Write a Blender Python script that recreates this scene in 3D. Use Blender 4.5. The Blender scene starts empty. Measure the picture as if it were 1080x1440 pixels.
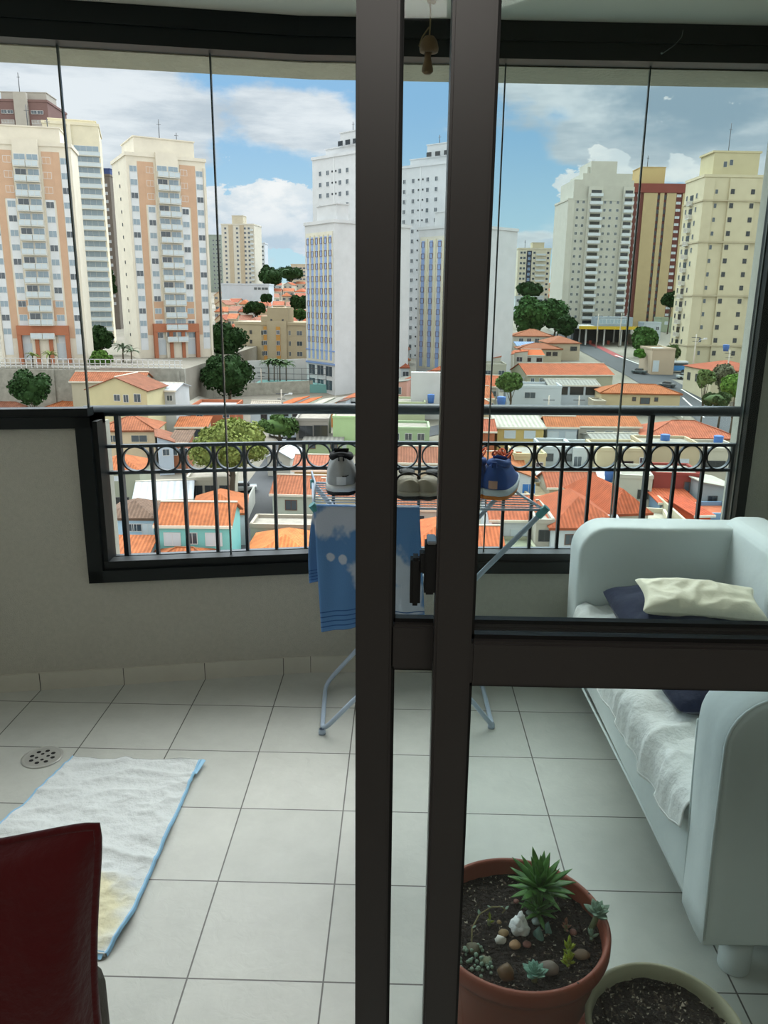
import bpy, bmesh, math, random
from mathutils import Vector, Matrix, noise
random.seed(7)
C = bpy.context.scene.collection
PI = math.pi
R = math.radians

# ------------------------------------------------------------------ camera
F_PX = 1107.3
PITCH, ROLL, YAW = 0.26337, 0.010761, 0.019783
cp, sp = math.cos(PITCH), math.sin(PITCH)
cy, sy = math.cos(YAW), math.sin(YAW)
fw = Vector((-sy*cp, cy*cp, -sp)); r0 = Vector((cy, sy, 0)); u0 = r0.cross(fw)
rt = math.cos(ROLL)*r0 + math.sin(ROLL)*u0
up = -math.sin(ROLL)*r0 + math.cos(ROLL)*u0
EYE = Vector((0, 0, 1.5))
cam = bpy.data.cameras.new('camera'); camo = bpy.data.objects.new('camera', cam); C.objects.link(camo)
M = Matrix((rt, up, -fw)).transposed().to_4x4(); M.translation = EYE
camo.matrix_world = M
cam.sensor_fit = 'VERTICAL'; cam.sensor_height = 36; cam.lens = 36*F_PX/1440
cam.clip_start = 0.02; cam.clip_end = 4000
bpy.context.scene.camera = camo

# ------------------------------------------------------------------ colour management
vs = bpy.context.scene.view_settings
vs.view_transform = 'Standard'; vs.look = 'None'; vs.gamma = 1; vs.use_curve_mapping = False
vs.exposure = 0.0

def ray(px, py): return fw + rt*((px-540)/F_PX) - up*((py-720)/F_PX)
def at(px, py, Y):                      # the point seen at a photo pixel, Y metres ahead
    d = ray(px, py); return EYE + d*(Y/d.y)
def onz(px, py, z):
    d = ray(px, py); return EYE + d*((z-EYE.z)/d.z)

def lin(c):
    if isinstance(c, str):
        c = tuple(int(c[i:i+2], 16)/255 for i in (0, 2, 4))
    return tuple(((v+0.055)/1.055)**2.4 if v > 0.04045 else v/12.92 for v in c[:3])

# ------------------------------------------------------------------ sky
def build_world():
    w = bpy.data.worlds.new('World'); bpy.context.scene.world = w; w.use_nodes = True
    nt = w.node_tree; nt.nodes.clear(); N = nt.nodes.new; L = nt.links.new
    out = N('ShaderNodeOutputWorld'); bg = N('ShaderNodeBackground'); L(bg.outputs[0], out.inputs[0])
    tc = N('ShaderNodeTexCoord'); sep = N('ShaderNodeSeparateXYZ'); L(tc.outputs['Generated'], sep.inputs[0])
    def m(op, a, b=None, c=None, clamp=False):
        n = N('ShaderNodeMath'); n.operation = op; n.use_clamp = clamp
        for i, v in enumerate((a, b, c)):
            if v is None: continue
            if isinstance(v, (int, float)): n.inputs[i].default_value = v
            else: L(v, n.inputs[i])
        return n.outputs[0]
    def sstep(v, lo, hi, a=0.0, b=1.0):
        n = N('ShaderNodeMapRange'); n.interpolation_type = 'SMOOTHSTEP'
        L(v, n.inputs[0]); n.inputs[1].default_value = lo; n.inputs[2].default_value = hi
        n.inputs[3].default_value = a; n.inputs[4].default_value = b
        return n.outputs[0]
    def mixc(f, a, b):
        n = N('ShaderNodeMix'); n.data_type = 'RGBA'
        if isinstance(f, (int, float)): n.inputs[0].default_value = f
        else: L(f, n.inputs[0])
        for i, v in ((6, a), (7, b)):
            if isinstance(v, tuple): n.inputs[i].default_value = (*v, 1)
            else: L(v, n.inputs[i])
        return n.outputs[2]
    def noi(vec, scale, detail, rough=0.55):
        n = N('ShaderNodeTexNoise'); n.inputs['Scale'].default_value = scale; n.inputs['Detail'].default_value = detail
        n.inputs['Roughness'].default_value = rough
        L(vec, n.inputs['Vector']); return n.outputs[0]
    X, Y, Z = sep.outputs
    mp = N('ShaderNodeMapping'); mp.inputs['Scale'].default_value = (1, 1, 2.0); L(tc.outputs['Generated'], mp.inputs[0])
    n1 = noi(mp.outputs[0], 5.5, 9, 0.6)
    n2 = noi(mp.outputs[0], 16, 7, 0.6)
    mp2 = N('ShaderNodeMapping'); mp2.inputs['Scale'].default_value = (1, 1, 5.0); mp2.inputs['Location'].default_value = (3, 1, 2)
    L(tc.outputs['Generated'], mp2.inputs[0]); n3 = noi(mp2.outputs[0], 4, 8, 0.6)
    yy = m('MAXIMUM', Y, 0.05)
    az = m('DIVIDE', X, yy); el = m('DIVIDE', Z, yy)
    # cloud banks: (photo direction, half width, half height, weight)
    def blob(px, py, rx, ry, wgt, hard=False):
        d = ray(px, py); a0, e0 = d.x/d.y, d.z/d.y
        dx = m('DIVIDE', m('SUBTRACT', az, a0), rx/F_PX*1.07)
        dy = m('DIVIDE', m('SUBTRACT', el, e0), ry/F_PX*1.07)
        q = m('ADD', m('MULTIPLY', dx, dx), m('MULTIPLY', dy, dy))
        return sstep(q, 0.25 if hard else 0.0, 1.3, wgt, 0.0)
    total = m('MULTIPLY', m('SUBTRACT', n1, 0.5), 1.5)
    total = m('ADD', total, m('MULTIPLY', m('SUBTRACT', n2, 0.5), 0.55))
    blobs = [(120, 130, 150, 70, .55), (200, 190, 110, 60, .5), (20, 110, 120, 60, .3), (60, 250, 220, 90, .35), (150, 320, 200, 60, .3),
             (400, 165, 130, 40, .28), (300, 350, 90, 50, .3), (460, 180, 60, 50, .25),
             (970, 150, 260, 80, .62), (900, 210, 120, 40, .35), (1000, 260, 160, 60, .35), (760, 120, 60, 30, .2), (560, 200, 50, 30, .1),
             (400, 375, 60, 18, .25), (740, 340, 60, 14, .3), (790, 380, 30, 12, .25)]
    for b in blobs: total = m('ADD', total, blob(*b))
    cov = sstep(total, 0.12, 0.42)
    # hard-edged cumulus heads
    cum = None
    for b in [(395, 300, 62, 44, 1.0), (350, 292, 40, 30, .9), (305, 300, 40, 32, .8), (430, 310, 40, 45, .9), (300, 330, 60, 25, .8), (848, 244, 40, 34, .75), (812, 264, 34, 26, .7), (905, 262, 40, 16, .5), (950, 240, 40, 20, .45), (770, 346, 22, 10, .7)]:
        v = blob(*b, True); cum = v if cum is None else m('MAXIMUM', cum, v)
    cum = m('ADD', cum, m('MULTIPLY', m('SUBTRACT', noi(mp.outputs[0], 26, 8, 0.62), 0.5), 2.4))
    cumc = sstep(cum, 0.36, 0.5)
    base = mixc(sstep(el, 0.0, 0.24), lin('c4e6f2'), lin('93c2ea'))
    white = mixc(sstep(n3, 0.36, 0.6), lin('c3cdd6'), lin('f2f6f9'))
    # grey underside bank on the right
    grey = m('MULTIPLY', blob(1000, 155, 330, 62, 1.0), sstep(n1, 0.36, 0.58))
    white = mixc(grey, white, lin('9fb3c2'))
    col = mixc(m('MULTIPLY', cov, 0.9), base, white)
    cw = mixc(sstep(m('ADD', el, m('MULTIPLY', n2, 0.06)), 0.10, 0.155), lin('a9c4dc'), lin('f6f9fb'))
    cw2 = mixc(sstep(n2, 0.38, 0.6), lin('d3e0ea'), lin('fbfcfd'))
    cw = mixc(0.55, cw, cw2)
    col = mixc(cumc, col, cw)
    # glow added to the unseen sky high ahead, to brighten the balcony
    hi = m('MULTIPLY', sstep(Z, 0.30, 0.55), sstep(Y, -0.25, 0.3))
    col = mixc(hi, col, lin('f6f8f6'))
    col = mixc(sstep(Y, -0.1, 0.05, 0.85, 0.0), col, lin('f2efe8'))
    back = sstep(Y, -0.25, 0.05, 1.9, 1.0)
    st = m('ADD', m('MULTIPLY', back, 1.0), m('MULTIPLY', hi, SKY_FILL))
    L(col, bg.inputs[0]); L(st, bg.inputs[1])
SKY_FILL = 7.6
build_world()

# ------------------------------------------------------------------ fill lamp added unseen in the living room (its light; the fitting is built with the shell)
FILL_W = 17
ld = bpy.data.lights.new('fill_light', 'AREA'); ld.shape = 'DISK'; ld.size = 0.9; ld.energy = FILL_W; ld.color = (1.0, 0.95, 0.88)
lo = bpy.data.objects.new('fill_light', ld); C.objects.link(lo); lo.location = (0.0, -0.55, 2.34)

# ------------------------------------------------------------------ material helpers
MATS = {}
def mat(name, col, rough=0.7, noise_amt=0.0, scale=8.0, bump=0.0, metal=0.0, coat=0.0, spec=0.4, sheen=0.0, col2=None, coord='Object', bscale=None, emit=None):
    if name in MATS: return MATS[name]
    m = bpy.data.materials.new(name); m.use_nodes = True; nt = m.node_tree; N = nt.nodes.new; L = nt.links.new
    b = nt.nodes['Principled BSDF']; c = lin(col)
    b.inputs['Base Color'].default_value = (*c, 1); b.inputs['Roughness'].default_value = rough
    b.inputs['Metallic'].default_value = metal; b.inputs['Coat Weight'].default_value = coat
    b.inputs['Specular IOR Level'].default_value = spec; b.inputs['Sheen Weight'].default_value = sheen
    tc = N('ShaderNodeTexCoord')
    if noise_amt or col2:
        n = N('ShaderNodeTexNoise'); n.inputs['Scale'].default_value = scale; n.inputs['Detail'].default_value = 6; n.inputs['Roughness'].default_value = 0.65
        L(tc.outputs[coord], n.inputs['Vector'])
        rp = N('ShaderNodeValToRGB'); L(n.outputs[0], rp.inputs[0])
        c2 = lin(col2) if col2 else tuple(v*(1-noise_amt) for v in c)
        rp.color_ramp.elements[0].position = 0.3; rp.color_ramp.elements[0].color = (*c2, 1)
        rp.color_ramp.elements[1].position = 0.7; rp.color_ramp.elements[1].color = (*c, 1)
        L(rp.outputs[0], b.inputs['Base Color'])
    if bump:
        n = N('ShaderNodeTexNoise'); n.inputs['Scale'].default_value = bscale or scale*4; n.inputs['Detail'].default_value = 5
        L(tc.outputs[coord], n.inputs['Vector'])
        bp = N('ShaderNodeBump'); bp.inputs['Strength'].default_value = bump; bp.inputs['Distance'].default_value = 0.02
        L(n.outputs[0], bp.inputs['Height']); L(bp.outputs[0], b.inputs['Normal'])
    MATS[name] = m; return m

def plaster(hexc, amt=0.12): return mat('plaster_'+hexc, hexc, 0.9, amt, 0.35, spec=0.15)
def stained(hexc): return mat('stained_'+hexc, hexc, 0.9, 0.35, 0.8, spec=0.15)
def tiles(hexc, pitch=0.42, dirt=0.45, name='rooftile'):
    key = name+hexc+str(pitch)
    if key in MATS: return MATS[key]
    m = bpy.data.materials.new(key); m.use_nodes = True; nt = m.node_tree; N = nt.nodes.new; L = nt.links.new
    b = nt.nodes['Principled BSDF']; b.inputs['Roughness'].default_value = 0.85; b.inputs['Specular IOR Level'].default_value = 0.2
    uv = N('ShaderNodeTexCoord'); c = lin(hexc)
    w = N('ShaderNodeTexWave'); w.wave_type = 'BANDS'; w.bands_direction = 'X'; w.inputs['Scale'].default_value = 0.314/pitch; w.inputs['Distortion'].default_value = 0.15
    L(uv.outputs['UV'], w.inputs['Vector'])
    w2 = N('ShaderNodeTexWave'); w2.wave_type = 'BANDS'; w2.bands_direction = 'Y'; w2.wave_profile = 'SAW'; w2.inputs['Scale'].default_value = 0.314/(pitch*1.1)
    L(uv.outputs['UV'], w2.inputs['Vector'])
    n = N('ShaderNodeTexNoise'); n.inputs['Scale'].default_value = 0.8; n.inputs['Detail'].default_value = 7; n.inputs['Roughness'].default_value = 0.7
    L(uv.outputs['Object'], n.inputs['Vector'])
    rp = N('ShaderNodeValToRGB'); L(n.outputs[0], rp.inputs[0])
    rp.color_ramp.elements[0].position = 0.3; rp.color_ramp.elements[0].color = (*[v*(1-dirt) for v in c], 1)
    rp.color_ramp.elements[1].position = 0.68; rp.color_ramp.elements[1].color = (*c, 1)
    mx = N('ShaderNodeMix'); mx.data_type = 'RGBA'; mx.blend_type = 'MULTIPLY'; mx.inputs[0].default_value = 0.45
    L(rp.outputs[0], mx.inputs[6])
    mm = N('ShaderNodeMath'); mm.operation = 'MULTIPLY_ADD'; mm.inputs[1].default_value = 0.7; mm.inputs[2].default_value = 0.3
    L(w.outputs[0], mm.inputs[0]); L(mm.outputs[0], mx.inputs[7]); L(mx.outputs[2], b.inputs['Base Color'])
    ad = N('ShaderNodeMath'); ad.operation = 'MULTIPLY_ADD'; ad.inputs[1].default_value = 0.5; L(w2.outputs[0], ad.inputs[0]); L(w.outputs[0], ad.inputs[2])
    bp = N('ShaderNodeBump'); bp.inputs['Strength'].default_value = 0.7; bp.inputs['Distance'].default_value = 0.08
    L(ad.outputs[0], bp.inputs['Height']); L(bp.outputs[0], b.inputs['Normal'])
    MATS[key] = m; return m
def glassmat(name, tint, refl=0.06, rough=0.0):
    if name in MATS: return MATS[name]
    m = bpy.data.materials.new(name); m.use_nodes = True; nt = m.node_tree; nt.nodes.clear(); N = nt.nodes.new; L = nt.links.new
    o = N('ShaderNodeOutputMaterial'); t = N('ShaderNodeBsdfTransparent'); g = N('ShaderNodeBsdfGlossy'); mx = N('ShaderNodeMixShader')
    t.inputs[0].default_value = (*tint, 1); g.inputs['Roughness'].default_value = rough; g.inputs[0].default_value = (1, 1, 1, 1)
    lw = N('ShaderNodeLayerWeight'); lw.inputs['Blend'].default_value = 0.5
    pw = N('ShaderNodeMath'); pw.operation = 'POWER'; pw.inputs[1].default_value = 5; L(lw.outputs['Facing'], pw.inputs[0])
    mm = N('ShaderNodeMath'); mm.operation = 'MULTIPLY_ADD'; mm.inputs[1].default_value = 0.6; mm.inputs[2].default_value = refl; mm.use_clamp = True
    L(pw.outputs[0], mm.inputs[0])
    L(mm.outputs[0], mx.inputs[0]); L(t.outputs[0], mx.inputs[1]); L(g.outputs[0], mx.inputs[2]); L(mx.outputs[0], o.inputs[0])
    MATS[name] = m; return m

# ------------------------------------------------------------------ mesh helpers
class MB:
    def __init__(s): s.v = []; s.f = []; s.m = []; s.uv = {}; s.smooth = []
    def quad(s, pts, mi=0, uvs=None, smooth=False):
        i = len(s.v); s.v += [tuple(p) for p in pts]; s.f.append(tuple(range(i, i+len(pts)))); s.m.append(mi); s.smooth.append(smooth)
        if uvs: s.uv[len(s.f)-1] = uvs
    def box(s, x0, x1, y0, y1, z0, z1, mi=0):
        P = [(x0,y0,z0),(x1,y0,z0),(x1,y1,z0),(x0,y1,z0),(x0,y0,z1),(x1,y0,z1),(x1,y1,z1),(x0,y1,z1)]
        i = len(s.v); s.v += P
        for f in ((3,2,1,0),(4,5,6,7),(0,1,5,4),(1,2,6,5),(2,3,7,6),(3,0,4,7)):
            s.f.append(tuple(i+k for k in f)); s.m.append(mi); s.smooth.append(False)
    def bar(s, a, b, w, h=None, mi=0, upv=(0,0,1)):
        a, b = Vector(a), Vector(b); h = h or w; d = (b-a).normalized(); q = Vector(upv)
        if abs(d.dot(q)) > 0.99: q = Vector((1,0,0))
        x = d.cross(q).normalized(); y = x.cross(d)
        i = len(s.v)
        for p in (a, b):
            for sx, sy_ in ((-1,-1),(1,-1),(1,1),(-1,1)): s.v.append(tuple(p + x*sx*w/2 + y*sy_*h/2))
        for f in ((0,1,2,3),(7,6,5,4),(0,4,5,1),(1,5,6,2),(2,6,7,3),(3,7,4,0)):
            s.f.append(tuple(i+k for k in f)); s.m.append(mi); s.smooth.append(False)
    def tube(s, pts, r, n=8, mi=0, closed=False, cap=True):
        pts = [Vector(p) for p in pts]; K = len(pts); i0 = len(s.v); prev = None
        rr = r if isinstance(r, (list, tuple)) else [r]*K
        for k, p in enumerate(pts):
            if closed: d = (pts[(k+1) % K]-pts[k-1]).normalized()
            else: d = (pts[min(k+1, K-1)]-pts[max(k-1, 0)]).normalized()
            if prev is None:
                q = Vector((0,0,1)) if abs(d.z) < 0.9 else Vector((1,0,0)); x = d.cross(q).normalized()
            else: x = (prev - d*prev.dot(d)).normalized()
            prev = x; y = d.cross(x)
            for a in range(n):
                t = 2*PI*a/n; s.v.append(tuple(p + (x*math.cos(t)+y*math.sin(t))*rr[k]))
        for k in range(K if closed else K-1):
            k2 = (k+1) % K
            for a in range(n):
                b = (a+1) % n
                s.f.append((i0+k*n+a, i0+k*n+b, i0+k2*n+b, i0+k2*n+a)); s.m.append(mi); s.smooth.append(True)
        if cap and not closed:
            s.f.append(tuple(i0+a for a in reversed(range(n)))); s.m.append(mi); s.smooth.append(False)
            s.f.append(tuple(i0+(K-1)*n+a for a in range(n))); s.m.append(mi); s.smooth.append(False)
    def lathe(s, prof, n=48, mi=0, c=(0,0,0), cap=False):
        i0 = len(s.v); K = len(prof)
        for (r, z) in prof:
            for a in range(n):
                t = 2*PI*a/n; s.v.append((c[0]+r*math.cos(t), c[1]+r*math.sin(t), c[2]+z))
        for k in range(K-1):
            for a in range(n):
                b = (a+1) % n
                s.f.append((i0+k*n+a, i0+k*n+b, i0+(k+1)*n+b, i0+(k+1)*n+a)); s.m.append(mi); s.smooth.append(True)
        if cap:
            s.f.append(tuple(i0+(K-1)*n+a for a in range(n))); s.m.append(mi); s.smooth.append(False)
            s.f.append(tuple(i0+a for a in reversed(range(n)))); s.m.append(mi); s.smooth.append(False)
    def blob(s, c, r, sub=2, amp=0.15, fr=2.0, mi=0, seed=0, sq=(1,1,1)):
        bm = bmesh.new(); bmesh.ops.create_icosphere(bm, subdivisions=sub, radius=1)
        i0 = len(s.v)
        for v in bm.verts:
            k = 1+amp*noise.noise(v.co*fr+Vector((seed*3.7, seed*1.3, seed)))*2
            s.v.append((c[0]+v.co.x*r*k*sq[0], c[1]+v.co.y*r*k*sq[1], c[2]+v.co.z*r*k*sq[2]))
        for f in bm.faces:
            s.f.append(tuple(i0+v.index for v in f.verts)); s.m.append(mi); s.smooth.append(True)
        bm.free()
    def grid(s, fn, nu, nv, mi=0, smooth=True):
        i0 = len(s.v)
        for j in range(nv+1):
            for i in range(nu+1): s.v.append(tuple(fn(i/nu, j/nv)))
        for j in range(nv):
            for i in range(nu):
                a = i0+j*(nu+1)+i
                s.f.append((a, a+1, a+nu+2, a+nu+1)); s.m.append(mi); s.smooth.append(smooth)
                s.uv[len(s.f)-1] = [(i/nu, j/nv), ((i+1)/nu, j/nv), ((i+1)/nu, (j+1)/nv), (i/nu, (j+1)/nv)]
    def mesh(s, name, mats):
        me = bpy.data.meshes.new(name); me.from_pydata(s.v, [], s.f)
        for m_ in (mats if isinstance(mats, (list, tuple)) else [mats]): me.materials.append(m_)
        me.polygons.foreach_set('material_index', s.m); me.polygons.foreach_set('use_smooth', s.smooth)
        if s.uv:
            ul = me.uv_layers.new()
            for fi, uvs in s.uv.items():
                p = me.polygons[fi]
                for li, q in zip(p.loop_indices, uvs): ul.data[li].uv = q
        me.update(); return me
    def build(s, name, mats, parent=None): return link(name, s.mesh(name, mats), parent)

def link(name, me, parent=None, loc=None, rz=0):
    o = bpy.data.objects.new(name, me); C.objects.link(o)
    if parent is not None: o.parent = parent
    if loc is not None: o.location = loc
    if rz: o.rotation_euler = (0, 0, rz)
    return o
def empty(name, loc=(0,0,0), rz=0):
    o = bpy.data.objects.new(name, None); C.objects.link(o); o.location = loc; o.rotation_euler = (0,0,rz); o.empty_display_size = 0.1
    return o
def tag(o, label=None, cat=None, group=None, kind=None):
    if label: o['label'] = label
    if cat: o['category'] = cat
    if group: o['group'] = group
    if kind: o['kind'] = kind
    return o
def thing(name, label, cat, loc=(0,0,0), rz=0, group=None): return tag(empty(name, loc, rz), label, cat, group)
def copy_tree(o, parent=None):
    c = o.copy(); C.objects.link(c)
    if parent is not None: c.parent = parent
    for ch in [x for x in bpy.data.objects if x.parent == o and x != c]: copy_tree(ch, c)
    return c
def rbox_bm(sx, sy_, sz, r, seg=3, sub=0):
    bm = bmesh.new(); bmesh.ops.create_cube(bm, size=1)
    for v in bm.verts: v.co = Vector((v.co.x*sx, v.co.y*sy_, v.co.z*sz))
    bmesh.ops.bevel(bm, geom=list(bm.edges), offset=r, segments=seg, profile=0.5, affect='EDGES')
    if sub: bmesh.ops.subdivide_edges(bm, edges=list(bm.edges), cuts=sub, use_grid_fill=True)
    return bm
def bmobj(name, bm, m, parent=None, loc=None, smooth=True):
    me = bpy.data.meshes.new(name); bm.to_mesh(me); bm.free()
    for m_ in (m if isinstance(m, (list, tuple)) else [m]): me.materials.append(m_)
    for p in me.polygons: p.use_smooth = smooth
    return link(name, me, parent, loc)

# ------------------------------------------------------------------ balcony shell
M_wall = mat('textured_plaster', 'bab8ac', 0.95, 0.10, 60, bump=0.35, spec=0.1, bscale=320)
M_ceil = mat('ceiling_paint', 'bdbcae', 0.9, 0.05, 3, spec=0.1)
M_room = mat('room_paint', 'd6d2c8', 0.95, 0.05, 3, spec=0.1)
M_black = mat('black_aluminium', '0a1212', 0.45, spec=0.3)
M_iron = mat('painted_iron', '39434a', 0.45, 0.1, 20, spec=0.5)
M_bronze = mat('door_aluminium', '302d2c', 0.38, 0.04, 3, spec=0.5)
M_gasket = mat('rubber_gasket', '060707', 0.6)
M_beam = mat('outer_plaster', 'aaa28e', 0.95, 0.12, 12, bump=0.5, spec=0.1)

def floor_mat():
    m = bpy.data.materials.new('ceramic_floor_tiles'); m.use_nodes = True; nt = m.node_tree; N = nt.nodes.new; L = nt.links.new
    b = nt.nodes['Principled BSDF']; tc = N('ShaderNodeTexCoord'); mp = N('ShaderNodeMapping')
    T = 0.3111; mp.inputs['Location'].default_value = (0.7777+0.0+10*T, -2.6921+20*T, 0)
    L(tc.outputs['Object'], mp.inputs[0])
    br = N('ShaderNodeTexBrick'); br.offset = 0; br.squash = 1
    br.inputs['Scale'].default_value = 1; br.inputs['Brick Width'].default_value = T; br.inputs['Row Height'].default_value = T
    br.inputs['Mortar Size'].default_value = 0.0021; br.inputs['Mortar Smooth'].default_value = 0.1
    br.inputs['Color1'].default_value = (*lin('bfc1ba'), 1); br.inputs['Color2'].default_value = (*lin('b7bab3'), 1); br.inputs['Mortar'].default_value = (*lin('565450'), 1)
    L(mp.outputs[0], br.inputs['Vector'])
    n = N('ShaderNodeTexNoise'); n.inputs['Scale'].default_value = 9; n.inputs['Detail'].default_value = 8; n.inputs['Roughness'].default_value = 0.7
    L(tc.outputs['Object'], n.inputs['Vector'])
    mr = N('ShaderNodeMapRange'); mr.inputs[1].default_value = 0.3; mr.inputs[2].default_value = 0.7; mr.inputs[3].default_value = 0.87; mr.inputs[4].default_value = 1.0
    L(n.outputs[0], mr.inputs[0])
    mx = N('ShaderNodeMix'); mx.data_type = 'RGBA'; mx.blend_type = 'MULTIPLY'; mx.inputs[0].default_value = 1
    L(br.outputs[0], mx.inputs[6]); L(mr.outputs[0], mx.inputs[7]); L(mx.outputs[2], b.inputs['Base Color'])
    b.inputs['Roughness'].default_value = 0.42; b.inputs['Specular IOR Level'].default_value = 0.45
    n2 = N('ShaderNodeTexNoise'); n2.inputs['Scale'].default_value = 22; n2.inputs['Detail'].default_value = 6; n2.inputs['Distortion'].default_value = 1.2
    L(tc.outputs['Object'], n2.inputs['Vector'])
    a1 = N('ShaderNodeMath'); a1.operation = 'MULTIPLY_ADD'; a1.inputs[1].default_value = -1.6; L(br.outputs['Fac'], a1.inputs[0]); L(n2.outputs[0], a1.inputs[2])
    bp = N('ShaderNodeBump'); bp.inputs['Strength'].default_value = 0.35; bp.inputs['Distance'].default_value = 0.004
    L(a1.outputs[0], bp.inputs['Height']); L(bp.outputs[0], b.inputs['Normal'])
    return m
M_floor = floor_mat()

def wy(x): return 2.99+0.19*(x+0.358) if x < -0.358 else 2.99+0.05*(x+0.358)
def struct(o): o['kind'] = 'structure'; return o
def wallbox(mb, x0, x1, o0, o1, z0, z1, mi=0):     # a slab that follows the bent parapet line
    xs = [x0] + ([-0.358] if x0 < -0.358 < x1 else []) + [x1]
    i0 = len(mb.v)
    for x in xs:
        y = wy(x); mb.v += [(x, y+o0, z0), (x, y+o1, z0), (x, y+o1, z1), (x, y+o0, z1)]
    K = len(xs)
    for k in range(K-1):
        a = i0+4*k; b = a+4
        for f in ((a, b, b+3, a+3), (b+1, a+1, a+2, b+2), (a+3, b+3, b+2, a+2), (a+1, b+1, b, a)):
            mb.f.append(f); mb.m.append(mi); mb.smooth.append(False)
    mb.f.append((i0, i0+3, i0+2, i0+1)); mb.m.append(mi); mb.smooth.append(False)
    e = i0+4*(K-1); mb.f.append((e, e+1, e+2, e+3)); mb.m.append(mi); mb.smooth.append(False)

b = MB(); b.quad([(-2.4,-2.6,0),(1.9,-2.6,0),(1.9,3.35,0),(-2.4,3.35,0)]); b.box(-2.4,1.9,-2.6,2.6,-0.25,-0.002); struct(b.build('floor', M_floor))
b = MB(); b.box(-2.4,1.9,-2.6,3.42,2.405,2.6); struct(b.build('ceiling', M_ceil))
b = MB(); wallbox(b, -1.135, 1.37, 0, 0.19, -0.25, 0.442); wallbox(b, -2.4, -1.135, 0, 0.19, -0.25, 1.04); wallbox(b, 1.37, 1.9, 0, 0.19, -0.25, 2.41)
struct(b.build('wall_front', M_wall))
b = MB(); wallbox(b, -2.4, 1.9, 0.035, 0.25, 2.288, 2.405); struct(b.build('wall_lintel', M_beam))
b = MB(); b.box(-2.4,-2.25,0.9,3.0,0,1.04); b.box(-2.4,-2.25,0.9,3.0,2.30,2.41); struct(b.build('wall_left', M_wall))
b = MB(); b.box(1.56,1.75,0.9,3.1,0,2.41); struct(b.build('wall_right', M_wall))
b = MB(); b.box(-2.4,-1.6,0.76,0.9,0,2.41); b.box(1.5,1.9,0.76,0.9,0,2.41); b.box(-1.6,1.5,0.76,0.9,2.12,2.41); struct(b.build('wall_inner', M_room))
b = MB(); b.box(-2.4,1.9,-2.7,-2.6,0,2.41); b.box(-2.4,-2.3,-2.6,0.76,0,2.41); b.box(1.8,1.9,-2.6,0.76,0,2.41); struct(b.build('wall_back', M_room))
lamp = thing('fill_lamp', 'large round white fill lamp added unseen in the living room', 'lamp', (0.0, -0.55, 2.405))  # fitting for the added fill lamp, out of view
g = MB(); g.lathe([(0.0,0.0),(0.46,0.0),(0.47,-0.03),(0.46,-0.07),(0.455,-0.07),(0.455,-0.02),(0,-0.02)], 48); g.build('fill_lamp_housing', mat('lamp_white','e8e8e4',0.5), lamp)
# skirting
M_skirt = mat('skirting_tile', 'c3c1b4', 0.5, 0.08, 9, spec=0.3)
M_grout = mat('grout', '55534e', 0.9)
b = MB(); wallbox(b, -2.25, 1.56, -0.009, 0.0, 0.0, 0.072)
for k in range(-5, 8):
    x = -0.7777+0.3111*k
    if x < 1.5: wallbox(b, x-0.0013, x+0.0013, -0.0096, -0.008, 0.0, 0.072, 1)
wallbox(b, -0.3575, -0.3555, -0.0096, -0.008, 0.0, 0.072, 1)
struct(b.build('baseboard_front', [M_skirt, M_grout]))

# ------------------------------------------------------------------ balcony window: black frame and frameless panes
fr = MB()
wallbox(fr, -2.25, 1.56, -0.055, 0.035, 2.345, 2.404); wallbox(fr, -2.25, 1.56, -0.045, 0.04, 2.292, 2.346)
wallbox(fr, -1.175, 1.37, -0.03, 0.10, 0.442, 0.49); wallbox(fr, -1.155, 1.37, -0.015, 0.045, 0.488, 0.522)
wallbox(fr, -2.25, -1.125, -0.03, 0.12, 1.038, 1.078); wallbox(fr, -2.25, -1.137, -0.012, 0.045, 1.076, 1.108)
wallbox(fr, -1.178, -1.125, -0.03, 0.12, 0.442, 1.078)
wallbox(fr, -1.126, -1.108, -0.012, 0.045, 0.50, 1.06)
wallbox(fr, 1.335, 1.372, -0.03, 0.05, 0.442, 2.40)
win = struct(fr.build('window_1', M_black))
M_pane = glassmat('clear_pane', (0.975, 0.985, 0.98), 0.001)
M_edge = mat('pane_edge', '39423f', 0.3, spec=0.6)
xs = [-2.2, -1.68, -1.14, -0.66, -0.17, 0.345, 0.85, 1.335]
for i in range(len(xs)-1):
    z0 = 1.10 if xs[i+1] <= -1.13 else 0.515
    g = MB(); wallbox(g, xs[i]+0.004, xs[i+1]-0.004, 0.012, 0.018, z0, 2.294); p = g.build('glass_pane', M_pane, win)
    g = MB(); wallbox(g, xs[i+1]-0.0035, xs[i+1]+0.0015, 0.010, 0.022, z0, 2.294); g.build('pane_edge', M_edge, win)
fl = MB(); fl.box(-2.33,-2.24,0.9,2.66,1.04,1.10); fl.box(-2.33,-2.24,0.9,2.66,2.25,2.41); fl.box(-2.33,-2.24,0.9,0.94,1.04,2.41); w2 = struct(fl.build('fill_window', M_black))  # unseen side window, added to brighten the balcony from the left
for k in range(3): g = MB(); g.box(-2.30,-2.294,0.95+k*0.57,1.51+k*0.57,1.10,2.26); g.build('glass_pane', M_pane, w2)
# small wire and screw on the top track
g = MB(); q = [at(963,40,2.98), at(961,50,2.98), at(950,62,2.98), at(933,74,2.98)]
g.tube([(v.x, wy(v.x)-0.058, v.z) for v in q], 0.0011, 6); tag(g.build('loose_wire', mat('grey_wire','6a706e',0.5)), 'short thin grey wire stuck to the black top track, right side', 'wire')
g = MB(); g.blob((0,0,0), 0.004, 1, 0); v = at(932,73,2.98); o = g.build('screw_head', mat('screw','8f9490',0.4,metal=1)); o.location = (v.x, wy(v.x)-0.058, v.z); tag(o, 'tiny metal screw head on the black top track', 'screw')

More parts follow.
